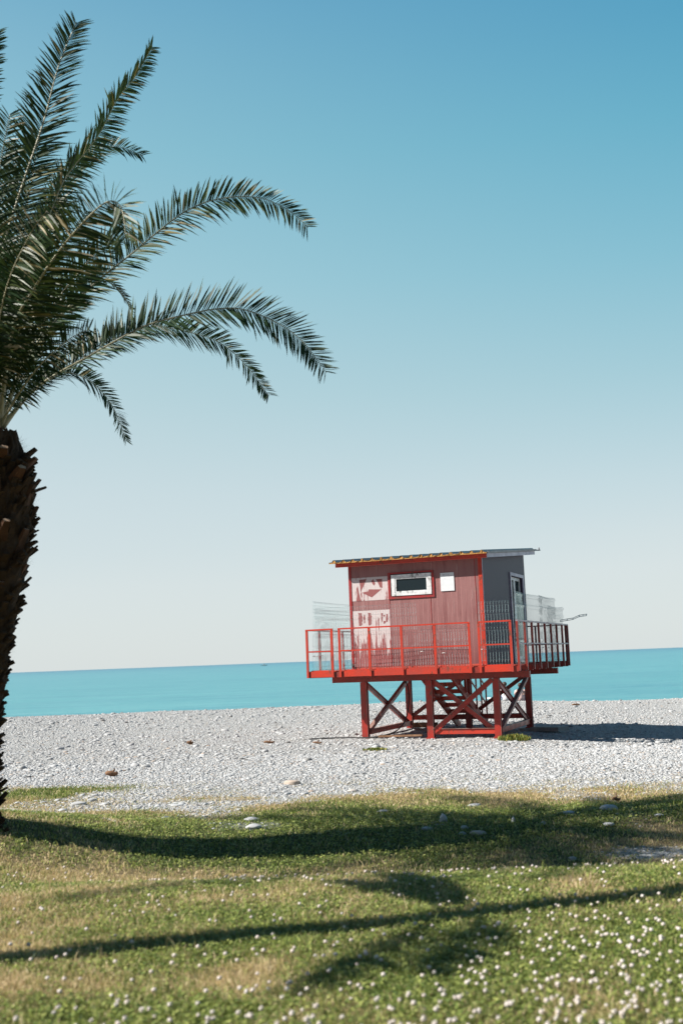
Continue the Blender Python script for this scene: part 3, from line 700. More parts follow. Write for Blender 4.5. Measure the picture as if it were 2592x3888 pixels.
strokes(em, 720, 732, 860, 900, 3, 9); strokes(em, 868, 884, 812, 912, 6, 4); strokes(em, 884, 915, 895, 925, 3, 5); strokes(em, 918, 940, 820, 905, 5, 6); strokes(em, 890, 912, 830, 850, 2, 7)
strokes(em, 828, 836, 860, 905, 3, 8)
em.build('worn_letters', M['emblem'], o2)
# window
wd = empty('window', (0, 0, 0)); wd.parent = hut
mb = MB()
fx0, fx1, fz0, fz1 = -2.475, -1.325, 3.30, 3.935
mb.box(fx0, fx1, C0-.022, C0-.006, fz0, 3.365); mb.box(fx0, fx1, C0-.022, C0-.006, 3.895, fz1); mb.box(fx0, -2.415, C0-.022, C0-.006, 3.366, 3.894); mb.box(-1.385, fx1, C0-.022, C0-.006, 3.366, 3.894)
mb.build('casing', M['trim_red'], wd)
mb = MB(); a0, a1, z0, z1 = -2.385, -1.39, 3.372, 3.875; k_ = .085
mb.box(a0, a1, C0-.036, C0+.03, z0, z0+.07); mb.box(a0, a1, C0-.036, C0+.03, z1-.07, z1); mb.box(a0, a0+k_, C0-.036, C0+.03, z0+.07, z1-.07); mb.box(a1-k_, a1, C0-.036, C0+.03, z0+.07, z1-.07)
mb.build('frame', M['white_paint'], wd)
mb = MB(); b0, b1, y0_, y1_ = a0+k_+.012, a1-k_-.012, z0+.082, z1-.082
mb.box(b0-.01, b1+.01, C0-.028, C0+.01, y0_-.01, y0_+.025); mb.box(b0-.01, b1+.01, C0-.028, C0+.01, y1_-.025, y1_+.01); mb.box(b0-.01, b0+.025, C0-.028, C0+.01, y0_+.026, y1_-.026); mb.box(b1-.025, b1+.01, C0-.028, C0+.01, y0_+.026, y1_-.026)
mb.build('sash', M['white_paint'], wd)
mb = MB(); mb.box(b0+.026, b1-.026, C0-.006, C0+.0, y0_+.026, y1_-.026); mb.build('glass', M['glass'], wd)
# notice sheet on the wall
nt = empty('notice_sheet', hw(-1.0, C0-.012, 3.42), TH); tag(nt, 'white notice sheet fixed to the red wall right of the window', 'notice')
mb = MB(); mb.box(-.165, .165, -.006, .006, 0, .43); mb.build('sheet', M['paper'], nt)
mb = MB()
for (xa, xb, za, zb) in ((-.11, -.06, .375, .39), (-.045, -.005, .39, .396), (.01, .045, .39, .396), (-.04, .05, .372, .377), (-.12, .12, .352, .356)): mb.box(xa, xb, -.0085, -.0062, za, zb)
mb.build('print', M['ink'], nt)
# glazed double door on the side
dr = empty('door', (0, 0, 0)); dr.parent = hut
X = W1; mb = MB()
mb.box(X+.001, X+.03, D0-.09, D0, ZF, DZ+.08); mb.box(X+.001, X+.03, D1, D1+.09, ZF, DZ+.08); mb.box(X+.001, X+.03, D0+.001, D1-.001, DZ, DZ+.08); mb.build('casing', M['fascia_side'], dr)
mb = MB(); mb.box(X-.16, X-.0, D0-.02, D0-.001, ZF, DZ); mb.box(X-.16, X-.071, D1+.001, D1+.02, ZF, DZ); mb.box(X-.16, X-.071, D0, D1, DZ+.001, DZ+.02); mb.build('reveal', M['trim_red'], dr)
mid = (D0+D1)/2
for a, b__ in ((D0+.004, mid-.003), (mid+.003, D1-.004)):
    lf = MB(); k_ = .075
    lf.box(X-.11, X-.06, a, a+k_, ZF+.02, DZ-.01); lf.box(X-.11, X-.06, b__-k_, b__, ZF+.02, DZ-.01); lf.box(X-.11, X-.06, a+k_, b__-k_, DZ-.09, DZ-.01); lf.box(X-.11, X-.06, a+k_, b__-k_, ZF+.02, ZF+.16)
    lo = lf.build('door_leaf', M['white_paint'], dr)
    gl = MB(); gl.box(X-.09, X-.082, a+k_, b__-k_, ZF+.161, DZ-.091); gl.build('glass', M['door_glass'], lo)
mb = MB(); mb.bar((X-.045, mid-.05, 2.62), (X-.045, mid-.05, 2.80), .02, .02, (1, 0, 0)); mb.box(X-.06, X-.045, mid-.07, mid-.03, 2.68, 2.72); mb.build('handle', M['white_paint'], dr)
# roof
rf = empty('roof', (0, 0, 0)); rf.parent = hut
RU0, RU1, RV0, RV1 = -3.72, .03, -.36, 5.2
def zr(v): return 4.165+(v-C0)*SLP
mb = MB(); mb.box(RU0, RU1, RV0-.02, RV0, zr(RV0)-.02, zr(RV0)+.075); mb.build('fascia', SR, rf)
def slant(mb, u0, u1, va, vb, h0, h1, mi=0):
    mb.add([(u0, va, zr(va)+h0), (u1, va, zr(va)+h0), (u1, vb, zr(vb)+h0), (u0, vb, zr(vb)+h0), (u0, va, zr(va)+h1), (u1, va, zr(va)+h1), (u1, vb, zr(vb)+h1), (u0, vb, zr(vb)+h1)],
           [(0, 3, 2, 1), (4, 5, 6, 7), (0, 1, 5, 4), (1, 2, 6, 5), (2, 3, 7, 6), (3, 0, 4, 7)], mi)
mb = MB(); slant(mb, RU1-.018, RU1+.002, RV0+.001, RV1, -.02, .075); o = mb.build('fascia', M['fascia_side'], rf); o['label'] = 'lavender grey side fascia'
mb = MB(); slant(mb, RU0, RU0+.018, RV0+.001, RV1, -.02, .075); mb.build('fascia', SR, rf)
mb = MB(); slant(mb, RU0+.02, RU1-.02, RV0+.002, RV1-.01, .0, .02); mb.build('soffit', M['trim_red'], rf)
def profile(h):
    P = []; n_ = 16; per = (RU1+.02-(RU0-.14))/n_
    for i in range(n_):
        u0 = RU0-.14+i*per
        P += [(u0, h), (u0+per*.30, h+.004), (u0+per*.36, h+.030), (u0+per*.46, h+.052), (u0+per*.56, h+.052), (u0+per*.66, h+.030), (u0+per*.72, h+.004)]
    P.append((RU1+.02, h)); return P
def extrude_profile(top, thick, va, vb, flat_bottom=None, jitter=0):
    mb = MB(); n_ = len(top); r = random.Random(3)
    for v in (va, vb):
        for u, h in top: mb.v.append((u, v+(r.uniform(-jitter, jitter) if v == va else 0), zr(v)+h))
        for u, h in top: mb.v.append((u, v, zr(v)+(flat_bottom if flat_bottom is not None else h-thick)))
    F = []
    for i in range(n_-1):
        F += [(i, i+1, 2*n_+i+1, 2*n_+i), (n_+i+1, n_+i, 3*n_+i, 3*n_+i+1), (i+1, i, n_+i, n_+i+1), (2*n_+i, 2*n_+i+1, 3*n_+i+1, 3*n_+i)]
    F += [(0, 2*n_, 3*n_, n_), (n_-1, 2*n_-1, 4*n_-1, 3*n_-1)]
    for f in F: mb.f.append(f); mb.m.append(0); mb.sm.append(False)
    return mb
extrude_profile(profile(.116), .006, RV0-.082, RV1+.14).build('roof_sheet', M['roof_sheet'], rf)
extrude_profile([(u, h-.009) for u, h in profile(.116)], .0, RV0-.075, RV1+.08, .078, .02).build('foam_core', M['foam'], rf)
mb = MB(); slant(mb, RU1+.021, RU1+.05, RV0-.06, RV1+.02, .078, .13); mb.build('edge_flashing', M['roof_sheet'], rf)
mb = MB(); mb.bar((RU1-.0, RV1+.02, zr(RV1)+.10), (RU1+.08, RV1+.32, zr(RV1)+.12), .05, .03); mb.bar((RU1+.08, RV1+.26, zr(RV1)+.12), (RU1+.08, RV1+.26, zr(RV1)+.19), .03, .03, (1, 0, 0)); mb.build('bracket', M['roof_sheet'], rf)
# stairs going down towards the sea
st = empty('staircase', (0, 0, 0)); st.parent = hut
su0, su1 = -2.05, -1.30; SA, SB = (.75, 1.50), (4.1, .02)
for u in (su0, su1):
    mb = MB(); mb.bar((u, SA[0], SA[1]), (u, SB[0], SB[1]), .05, .20); mb.build('stringer', [M['deck_red']], st)
ns = 8
for i in range(1, ns):
    q = i/ns; v = SA[0]+(SB[0]-SA[0])*q; z = SA[1]+(SB[1]-SA[1])*q+.04
    mb = MB(); mb.box(su0+.03, su1-.03, v-.13, v+.15, z-.018, z+.012); mb.box(su0+.03, su1-.03, v-.135, v-.12, z-.016, z+.09); mb.build('tread', M['deck_red'], st)
hr = empty('handrail', (0, 0, 0)); hr.parent = st
mb = MB(); u = su1+.05
for i in range(7):
    q = .06+.9*i/6; v = SA[0]+(SB[0]-SA[0])*q; z = SA[1]+(SB[1]-SA[1])*q; mb.box(u-.018, u+.018, v-.02, v+.02, z, z+.95)
for dz in (.95, .5): mb.bar((u, SA[0]+.1, SA[1]+dz-.04), (u, SB[0]-.05, SB[1]+dz+.04), .03, .035)
bpy.data.objects.remove(hr); mb.build('handrail', SR, st)
# conduit along the cabin edge and cable drooping to the beach
cb = MB(); cpts = [(-2.62, 1.0, 1.40), (-2.45, .9, 1.25), (-2.35, .7, 1.0), (-2.33, .55, .7), (-2.37, .4, .42), (-2.5, .2, .2), (-2.75, .02, .09), (-3.1, -.12, .05), (-3.6, -.1, .05), (-4.1, -.15, .05), (-4.6, -.3, .04)]
def smooth_pts(P, k=4):
    P = [np.array(p, float) for p in P]; out = []
    for i in range(len(P)-1):
        p0, p1, p2, p3 = P[max(i-1, 0)], P[i], P[i+1], P[min(i+2, len(P)-1)]
        for j in range(k):
            t_ = j/k; out.append(.5*((2*p1)+(p2-p0)*t_+(2*p0-5*p1+4*p2-p3)*t_*t_+(3*p1-p0-3*p2+p3)*t_**3))
    return out+[P[-1]]
org = hw(-4.6, -.3, 0); cb.tube([np.array(hw(*p))-np.array(org) for p in smooth_pts(cpts)], .016, 6)
tag(cb.build('cable', M['rubber'], loc=org), 'black cable hanging from the hut floor and trailing over the pebbles', 'cable')
# timber and slabs lying below the hut
def plank(u0, v0, u1, v1, z, wd, th, mt, name, label, cat):
    p = hw(u0, v0, 0); q = hw(u1, v1, 0); mb = MB(); g0 = float(terr(p.x, p.y)); mb.bar((0, 0, z), (q.x-p.x, q.y-p.y, z+.02), wd, th)
    tag(mb.build(name, mt, loc=(p.x, p.y, g0)), label, cat)
plank(.15, 3.35, .95, 2.9, .06, .42, .10, M['concrete'], 'concrete_slab', 'low grey slab lying in the shadow by the far right hut leg', 'slab')
plank(-2.9, -.05, -1.8, -.12, .05, .08, .04, M['brown_wood'], 'plank', 'thin grey brown plank on the pebbles between the two left front legs', 'plank')
plank(-3.0, 3.1, -2.3, 2.7, .10, .14, .12, M['brown_wood'], 'driftwood_log', 'dark driftwood log beside the rear left footing under the hut', 'driftwood')

# wire mesh panels leaning inside the railings
def wire_panel(p, q, z0, z1, label, lean=0.0, dark=False, sag=0.0):
    a = hw(*p, z0); b__ = hw(*q, z0); L = (b__-a).length; d = (b__-a)/L; nr = Vector((d.y, -d.x, 0)); H = z1-z0; mb = MB()
    folds = [.06, .42*H/1.6+.1, .8*H/1.6+.1, 1.2*H/1.6+.1, H-.06]; r_ = .0026
    def off(z):
        o_ = lean*z
        for f in folds:
            if abs(z-f) < .045: o_ += .032*(1-abs(z-f)/.045)
        return o_
    zs = sorted(set([0, H]+[f+e for f in folds for e in (-.045, 0, .045) if 0 < f+e < H]))
    n_ = int(L/.062)
    def pt(x_, z_):
        w_ = off(z_)+.02*math.sin(x_*2.1+z_); return (d.x*x_+nr.x*w_, d.y*x_+nr.y*w_, z_-sag*math.sin(x_/L*3.14)*.5*z_/H)
    for i in range(n_+1):
        x_ = L*i/n_; mb.tube([pt(x_, z_) for z_ in zs], r_, 3, 0, False, False)
    for f in sorted([g for f in folds for g in (f-.045, f+.045) if 0 < g < H]):
        mb.tube([pt(L*i/12, f) for i in range(13)], r_*.7, 3, 0, False, False)
    o = mb.build('wire_mesh_panel', M['wire'], loc=a); tag(o, label, 'wire panel', 'wire mesh panels standing inside the deck railings')
    tm = MB()
    for (x_, z_) in ((.06, .35), (L*.5, .95 if H > 1 else .3)):
        c_ = pt(x_, z_); tm.tube([(c_[0]-d.x*.06, c_[1]-d.y*.06, z_), (c_[0]+nr.x*.04, c_[1]+nr.y*.04, z_+.01), (c_[0]+d.x*.06, c_[1]+d.y*.06, z_)], .007, 5)
    tm.build('cable_tie', M['tie'], o)
    return o
wire_panel((UL+.09, VF+.12), (UL+.09, 2.1), 1.66, 3.33, 'wire mesh panel along the left end of the deck, standing tallest against the sky', .03)
wire_panel((UL+.16, VF+.20), (UL+.20, 2.6), 1.66, 3.15, 'second wire mesh panel just inside the tallest one at the left end of the deck', -.02)
wire_panel((-4.1, VF+.10), (-1.62, VF+.12), 1.67, 3.16, 'long wire mesh panel before the white painted squares of the front wall', .03)
wire_panel((-1.56, VF+.10), (-.42, VF+.10), 1.67, 2.62, 'low wire mesh panel before the pink wall below the notice sheet', .02)
wire_panel((-.12, VF+.10), (.56, VF+.10), 1.67, 3.10, 'narrow wire mesh panel at the front right corner before the dark side wall', .02)
wire_panel((UR-.10, VF+.2), (UR-.10, 2.4), 1.67, 3.30, 'wire mesh panel inside the right railing in front of the door', .02)
wire_panel((UR-.12, 2.45), (UR-.08, 4.5), 1.67, 3.34, 'tall wire mesh panel inside the right railing behind the cabin door', -.02, sag=.03)
wire_panel((UR-.22, 3.6), (UR-.10, 5.35), 1.67, 3.12, 'farthest wire mesh panel at the sea end of the right railing', .04, sag=.05)
# panel edge strip bent out over the railing at the far right
bs = MB(); pp = [(.62, 5.2, 2.72), (.95, 5.25, 2.76), (1.12, 5.3, 2.83), (1.32, 5.3, 2.85)]; o0 = hw(.62, 5.2, 2.72)
for k_ in (0, .09): bs.tube([np.array(hw(a, b__+k_, z+k_*.5))-np.array(o0) for a, b__, z in pp], .009, 5)
for a, b__, z in pp+[(.8, 5.22, 2.74), (1.22, 5.3, 2.84)]: bs.tube([np.array(hw(a, b__, z))-np.array(o0), np.array(hw(a, b__+.09, z+.045))-np.array(o0)], .009, 5)
tag(bs.build('bent_wire_strip', M['wire'], loc=o0), 'bent strip of wire mesh sticking out past the far right railing corner', 'wire strip')

# weeds
def weed(p, n_, h, r, label):
    mb_v, tr_, tn_ = [], [], []; 
    for i in range(n_):
        a = random.random()*6.28; rr = r*math.sqrt(random.random()); x0, y0 = math.cos(a)*rr, math.sin(a)*rr; hh = h*(.5+.6*random.random())*(1-.4*rr/r)
        la = random.random()*6.28; lx, ly = math.cos(la)*hh*.5, math.sin(la)*hh*.5; w_ = .008+.008*random.random(); ca, sa = math.cos(la+1.57)*w_, math.sin(la+1.57)*w_
        o = len(mb_v); mb_v += [(x0-ca, y0-sa, 0), (x0+ca, y0+sa, 0), (x0+lx*.5+ca, y0+ly*.5+sa, hh*.7), (x0+lx*.5-ca, y0+ly*.5-sa, hh*.7), (x0+lx, y0+ly, hh)]
        tr_ += [(o, o+1, o+2), (o, o+2, o+3), (o+3, o+2, o+4)]; tn_ += [random.random()]*5
    o = bulk('weed_tuft', mb_v, tr_, [], M['weed'], {'tint': tn_}, loc=p); tag(o, label, 'plant')
q = hw(.42, -.35, 0); weed((q.x, q.y, float(terr(q.x, q.y))), 420, .17, .36, 'yellow green weed tuft at the foot of the right front hut leg')
p = ground_hit(1422, 2848); weed((p[0], p[1], float(terr(p[0], p[1]))), 160, .07, .26, 'small low weed patch on the pebbles before the left front hut leg')

# ------------------------------------------------------------------ palms
def bez(P, n_):
    P = smooth_pts(P, 8); L = [0]
    for i in range(1, len(P)): L.append(L[-1]+np.linalg.norm(P[i]-P[i-1]))
    L = np.array(L); P = np.array(P); s_ = np.linspace(0, L[-1], n_)
    return np.stack([np.interp(s_, L, P[:, k_]) for k_ in range(3)], 1), L[-1]
def frond(parent, org, pts, lf=.46, roll=0.0, dry=.2, start=.16, seed=0, density=1.0, side=1.0, vee=.35, droop=.12, thick=.017, curl=0, face=False, wide=1.0):
    r = np.random.default_rng(seed+100)
    C, L = bez(pts, 60); n_ = int(L/.025*density); lf = lf*1.02; ph = r.random()*6
    ss = np.linspace(start, .995, n_); V, Q, Tt = [], [], []
    idx = ss*(len(C)-1)
    for j in range(n_):
        i0 = int(min(idx[j], len(C)-2)); fr = idx[j]-i0; p = C[i0]*(1-fr)+C[i0+1]*fr
        i1 = max(0, i0-2); i2 = min(len(C)-1, i0+3); d = C[i2]-C[i1]; d /= np.linalg.norm(d)
        up = np.array([0, 0, 1.0]); sd = np.cross(d, up)
        if np.linalg.norm(sd) < .25: sd = sd + np.array([0, -.3, 0])
        if face:                       # the blade's flat side turned towards the lawn side
            vw = p-CAM; vw /= np.linalg.norm(vw); sd = np.cross(d, -vw)
        sd /= np.linalg.norm(sd); up = np.cross(sd, d)
        rr = roll+curl*ss[j]; sd2 = sd*math.cos(rr)+up*math.sin(rr); up2 = up*math.cos(rr)-sd*math.sin(rr)
        s0 = ss[j]; env = min(1, (s0-start)/.18+.25)*(1 if s0 < .6 else 1-.55*((s0-.6)/.4)**1.6)
        fwd = .42+.55*s0
        for sg in (-1, 1):
            ln = lf*env*(.78+.4*r.random()); cl = .10*math.sin(j*1.3+ph)+.08*math.sin(j*.37+ph*2+sg)
            if r.random() < .02: continue
            dr_ = sd2*sg+up2*(vee+.5*(r.random()-.5)+cl)+d*(fwd+.35*(r.random()-.5)+cl); dr_ /= np.linalg.norm(dr_)
            wn = np.cross(dr_, up2); wn /= (np.linalg.norm(wn)+1e-9); wd_ = .0102*wide*(.8+.5*r.random())*(.6+.4*env)
            fold = up2*.35+wn*.94
            nrm = np.cross(dr_, fold); o = len(V)
            dg = np.array([0, 0, -1.0])*droop*ln
            tw = r.normal()*.35; f2 = fold*math.cos(tw)+nrm*math.sin(tw)
            for (q_, wk) in ((0, .55), (.35, 1.0), (.72, .75)):
                c_ = p+dr_*ln*q_+dg*q_*q_; V.append(c_-f2*wd_*wk); V.append(c_+f2*wd_*wk)
            V.append(p+dr_*ln+dg*1.1)
            Q += [(o, o+1, o+3, o+2), (o+2, o+3, o+5, o+4)]; Q.append((o+4, o+5, o+6, o+6))
            tt = np.clip(dry*.38+.38*r.random()+(.5 if r.random() < dry*.22 else 0), 0, 1)
            Tt += [tt]*6+[min(1, tt+.2)]
    V = np.array(V)-org; tris = [q_[:3] for q_ in Q if q_[2] == q_[3]]; quads = [q_ for q_ in Q if q_[2] != q_[3]]
    o = bulk('frond', V, tris, quads, M['leaflet'], {'tint': Tt}, False, parent)
    mb = MB(); rad = [thick*(1-.85*(i/59)**.8)*(1+1.2*max(0, .10-i/59)/.1) for i in range(60)]
    mb.tube([c_-org for c_ in C], rad, 5); mb.build('midrib', M['midrib'], o)
    return o
DP = 11.4
DP = 11.4; base = at(-118, 3128, DP); print('palm base', base, terr(base[0], base[1]))
bx, by = base[0], base[1]; bz = float(terr(bx, by))
print('BASE', base, bz)
palm = empty('palm_tree', (bx, by, bz)); PO = np.array([bx, by, bz])
tag(palm, 'palm tree with arching feathery fronds at the left edge of the lawn', 'palm tree')
crown = at(-8, 1640, DP)
axis = [np.array([bx, by, bz-.2]), at(-118, 2850, DP), at(-85, 2450, DP), at(-50, 2150, DP), at(-22, 1850, DP), crown]
AX, AL = bez(axis, 60)
def right_r(i): # trunk radius up the stem, thickest where the cut leaf bases are kept
    s_ = i/59; return np.interp(s_, [0, .06, .15, .3, .42, .55, .7, .85, .95, 1], [.40, .31, .285, .295, .315, .365, .425, .41, .29, .20])
mb = MB(); V = []; NR = 40
for i in range(60):
    for k_ in range(NR):
        a = 2*math.pi*k_/NR; r_ = right_r(i)*.94*(1+.05*math.sin(k_*5+i*1.3)+.09*(random.random()-.5)+.14*(float(vnoise(k_*.35+3, i*.33, 12))-.5)); V.append(AX[i]-PO+np.array([math.cos(a)*r_, math.sin(a)*r_, .03*math.sin(k_*3+i)]))
mb.add(V, [(i*NR+k_, i*NR+(k_+1) % NR, (i+1)*NR+(k_+1) % NR, (i+1)*NR+k_) for i in range(59) for k_ in range(NR)], 0, False)
# scars, old leaf bases and fibres all over the trunk
def boot(mb, s_, a, ln, wd_, tilt, mi, th=.05, cut=None, sink=0):
    i = min(58, int(s_*59)); c_ = AX[i]+(AX[i+1]-AX[i])*(s_*59-i); r_ = right_r(s_*59)*.93
    rad = np.array([math.cos(a), math.sin(a), 0]); tg = np.array([-math.sin(a), math.cos(a), 0])
    d = rad*math.sin(tilt)+np.array([0, 0, 1])*math.cos(tilt); nn = np.cross(tg, d)
    p0 = c_+rad*(r_-.04+sink)-PO; vs = []
    for (q_, wk, tk) in ((0, 1.0, 1.0), (.5, .72, .9), (1, .52, .75)):
        c2 = p0+d*ln*q_+rad*.02*q_*q_
        for (x_, y_) in ((-1, -.45), (0, -1), (1, -.45), (.8, .5), (-.8, .5)): vs.append(c2+tg*wd_*wk*x_*.5+nn*th*tk*y_*.5)
    fs = [(k_+5*j, (k_+1) % 5+5*j, (k_+1) % 5+5*(j+1), k_+5*(j+1)) for j in range(2) for k_ in range(5)]
    mb.add(vs, fs, mi); mb.add(vs[10:15], [(0, 1, 2, 3, 4)], mi if cut is None else cut)
rr_ = random.Random(5)
for i in range(1150):
    s_ = rr_.random()**.9*.93; boot(mb, s_, rr_.random()*6.283, .04+.10*rr_.random()**2+.05*s_, .06+.09*rr_.random(), .15+1.0*rr_.random()**1.3, 0, .03+.05*rr_.random(), None, .035*rr_.random()+.01)
for i in range(6500):
    s_ = rr_.random()*.98; a = rr_.random()*6.283; j = min(58, int(s_*59)); c_ = AX[j]-PO; r_ = right_r(s_*59); rad = np.array([math.cos(a), math.sin(a), 0]); tg = np.array([-math.sin(a), math.cos(a), 0])
    p0 = c_+rad*r_*.93+np.array([0, 0, rr_.random()*.06]); e = rad*(.05+.09*rr_.random())+tg*(rr_.random()-.5)*.12+np.array([0, 0, (rr_.random()-.35)*.16]); w_ = tg*.003
    mb.add([p0-w_, p0+w_, p0+e], [(0, 1, 2)], 1)
mb.build('trunk', [M['bark'], M['bark_fibre']], palm)
k_ = 0
STUB = [(.80, -.15, .30, .10), (.76, .25, .26, .11), (.69, -.35, .30, .11), (.72, -.95, .28, .10), (.62, -.05, .24, .10), (.84, .45, .24, .11), (.86, -.7, .24, .12), (.90, -.1, .2, .12), (.88, -1.5, .3, .12), (.78, -1.7, .3, .12), (.66, -1.3, .28, .11), (.58, -.8, .2, .1), (.82, -1.2, .28, .11),
        (.74, 2.2, .28, .11), (.82, 3.0, .28, .12), (.68, 3.6, .27, .1), (.86, 4.0, .25, .11), (.76, 1.3, .26, .11), (.64, 1.0, .25, .11), (.90, 2.1, .22, .12), (.91, 5.2, .22, .12), (.6, 2.6, .25, .1)]
for n_s, (s_, a, ln, wd_) in enumerate(STUB):
    mb = MB(); boot(mb, s_, a, ln*.86, wd_*1.45, .55+.30*math.sin(a*7+s_*30), 0, .085+.02*math.sin(n_s*2.3), 1, .01); mb.build('leaf_stub', [M['boot'], M['boot_cut']], palm)
C0_ = np.array(crown)
def F(pts, **kw):
    P = [at(px, py, DP+dy) for (px, py, dy) in pts]; return frond(palm, PO, P, **kw)
# fronds seen in the photograph, each with its own distance
F([(-10, 1600, 0), (5, 1150, -.2), (17, 937, -.3), (83, 713, -.35), (166, 464, -.4), (224, 249, -.45), (292, 83, -.5)], face=True, lf=.42, roll=.25, dry=.35, seed=1, density=1.25, vee=.15, thick=.026)
F([(0, 1600, 0), (60, 1150, .3), (199, 788, .5), (257, 663, .6), (373, 514, .7), (448, 373, .8), (514, 290, .85), (580, 174, .9)], face=True, lf=.32, roll=-.7, dry=.3, seed=2, density=1.25, vee=.3, thick=.02)
F([(5, 1600, 0), (80, 1180, .7), (200, 820, 1.0), (275, 665, 1.2), (348, 590, 1.4), (440, 556, 1.5), (545, 592, 1.6)], face=True, lf=.30, roll=.6, dry=.4, seed=3, vee=.3)
F([(0, 1600, 0), (50, 1257, -.7), (124, 1107, -1.0), (220, 960, -1.3), (330, 830, -1.7), (410, 765, -2.0), (462, 790, -2.15), (478, 905, -2.2)], face=True, lf=.44, roll=-.3, dry=.6, seed=4, thick=.022, vee=.15)
F([(5, 1610, 0), (100, 1370, .1), (207, 1223, .2), (350, 1085, .3), (497, 966, .35), (600, 880, .4), (700, 805, .4), (800, 762, .4), (912, 746, .4), (1010, 757, .4), (1103, 804, .4), (1170, 865, .4)], face=True, lf=.33, roll=1.0, curl=-.9, dry=.45, seed=5, thick=.019, vee=.35)
F([(5, 1620, 0), (150, 1330, .7), (280, 1150, 1.1), (390, 1068, 1.4), (445, 1095, 1.5), (481, 1140, 1.6), (502, 1185, 1.6)], lf=.18, roll=0, dry=.1, seed=6, thick=.012)
F([(5, 1625, 0), (83, 1530, 0), (174, 1447, .0), (332, 1356, .1), (464, 1281, .1), (564, 1232, .1), (705, 1195, .1), (829, 1172, .1), (929, 1176, .1), (1053, 1226, .1), (1148, 1296, .1), (1240, 1415, .1)], face=True, lf=.36, roll=1.1, curl=-1.1, dry=.10, seed=7, thick=.018, droop=.04, vee=.35)
F([(5, 1625, 0), (170, 1440, .8), (340, 1330, 1.3), (514, 1257, 1.7), (600, 1240, 1.9), (721, 1262, 2.2), (829, 1298, 2.4), (912, 1364, 2.5), (970, 1431, 2.6), (1022, 1505, 2.6)], face=True, lf=.28, roll=.8, curl=-.5, dry=.35, seed=8, thick=.014, vee=.3)
F([(0, 1630, 0), (110, 1490, .5), (224, 1418, .9), (307, 1428, 1.2), (381, 1480, 1.4), (439, 1563, 1.5), (480, 1675, 1.6)], face=True, lf=.20, roll=.6, dry=.1, seed=9, thick=.012)
# the dense middle of the crown
F([(-5, 1600, 0), (60, 1300, -.5), (140, 1100, -.8), (240, 930, -1.0), (330, 800, -1.2)], face=True, lf=.42, roll=.4, dry=.42, seed=10)
F([(-5, 1600, 0), (30, 1250, .3), (70, 950, .5), (120, 700, .7), (150, 520, .8)], face=True, lf=.42, roll=-.3, dry=.3, seed=11)
F([(-10, 1600, 0), (-20, 1200, -.5), (-25, 900, -.9), (0, 640, -1.2), (40, 430, -1.5)], face=True, lf=.40, roll=.3, dry=.4, seed=12)
F([(0, 1610, 0), (90, 1380, -.2), (190, 1180, -.4), (320, 1010, -.5), (420, 900, -.5)], face=True, lf=.40, roll=-.4, dry=.3, seed=13)
F([(0, 1610, 0), (70, 1420, .4), (160, 1240, .7), (290, 1110, .9), (400, 1030, 1.1)], face=True, lf=.36, roll=.4, dry=.2, seed=14)
F([(0, 1600, 0), (20, 1350, .6), (90, 1080, 1.0), (180, 880, 1.3), (260, 760, 1.6)], face=True, lf=.42, roll=.3, dry=.2, seed=15)
F([(-10, 1600, 0), (-60, 1200, .3), (-100, 800, .4), (-80, 480, .4), (-25, 230, .3), (-5, 110, .3)], face=True, lf=.28, roll=-.3, dry=.3, seed=16)
F([(-10, 1600, 0), (-10, 1300, -.9), (30, 1080, -1.4), (110, 900, -1.9), (180, 800, -2.3)], face=True, lf=.40, roll=.4, dry=.5, seed=17)
F([(0, 1620, 0), (70, 1500, -.3), (150, 1390, -.5), (260, 1290, -.7), (340, 1250, -.8)], face=True, lf=.28, roll=.4, dry=.25, seed=18)
F([(-15, 1600, 0), (-40, 1250, .7), (-30, 950, 1.2), (10, 750, 1.5), (60, 600, 1.7)], face=True, lf=.40, roll=.3, dry=.2, seed=19)
# the rest of the crown, beyond the left edge of the photograph and behind
for i in range(38):
    if i < 22: a = R(95+8.4*i+6*math.sin(i*3)); el = R(18+57*((i*7) % 11)/11); L = 3.1+.5*math.sin(i*5)
    elif i < 30: a = R(232+5.2*(i-22)); el = R(14+42*((i*5) % 8)/8); L = 4.1+.4*math.sin(i*5)
    else: a = R(-62+19*(i-30)); el = R(62+3*((i*3) % 5)); L = 2.7
    d = np.array([math.cos(a), math.sin(a), 0]); P = []
    for q_ in np.linspace(0, 1, 7):
        P.append(C0_+d*L*(q_*math.cos(el)+.22*q_*q_*math.sin(el))+np.array([0, 0, L*(q_*math.sin(el)-.5*q_*q_*(.5+.5*math.cos(el)))]))
    tp_ = P[-1]-CAM; tpx = 1296+FPX*(tp_@Rv)/(tp_@Fv); tpy = 1944-FPX*(tp_@Uv)/(tp_@Fv)
    if tpx > -150 and (tpy > 1300 or i < 30): continue
    if tpx > 250: continue
    frond(palm, PO, P, lf=.50, roll=.3*math.sin(i*2), dry=.25, seed=40+i, thick=.018, density=.8)

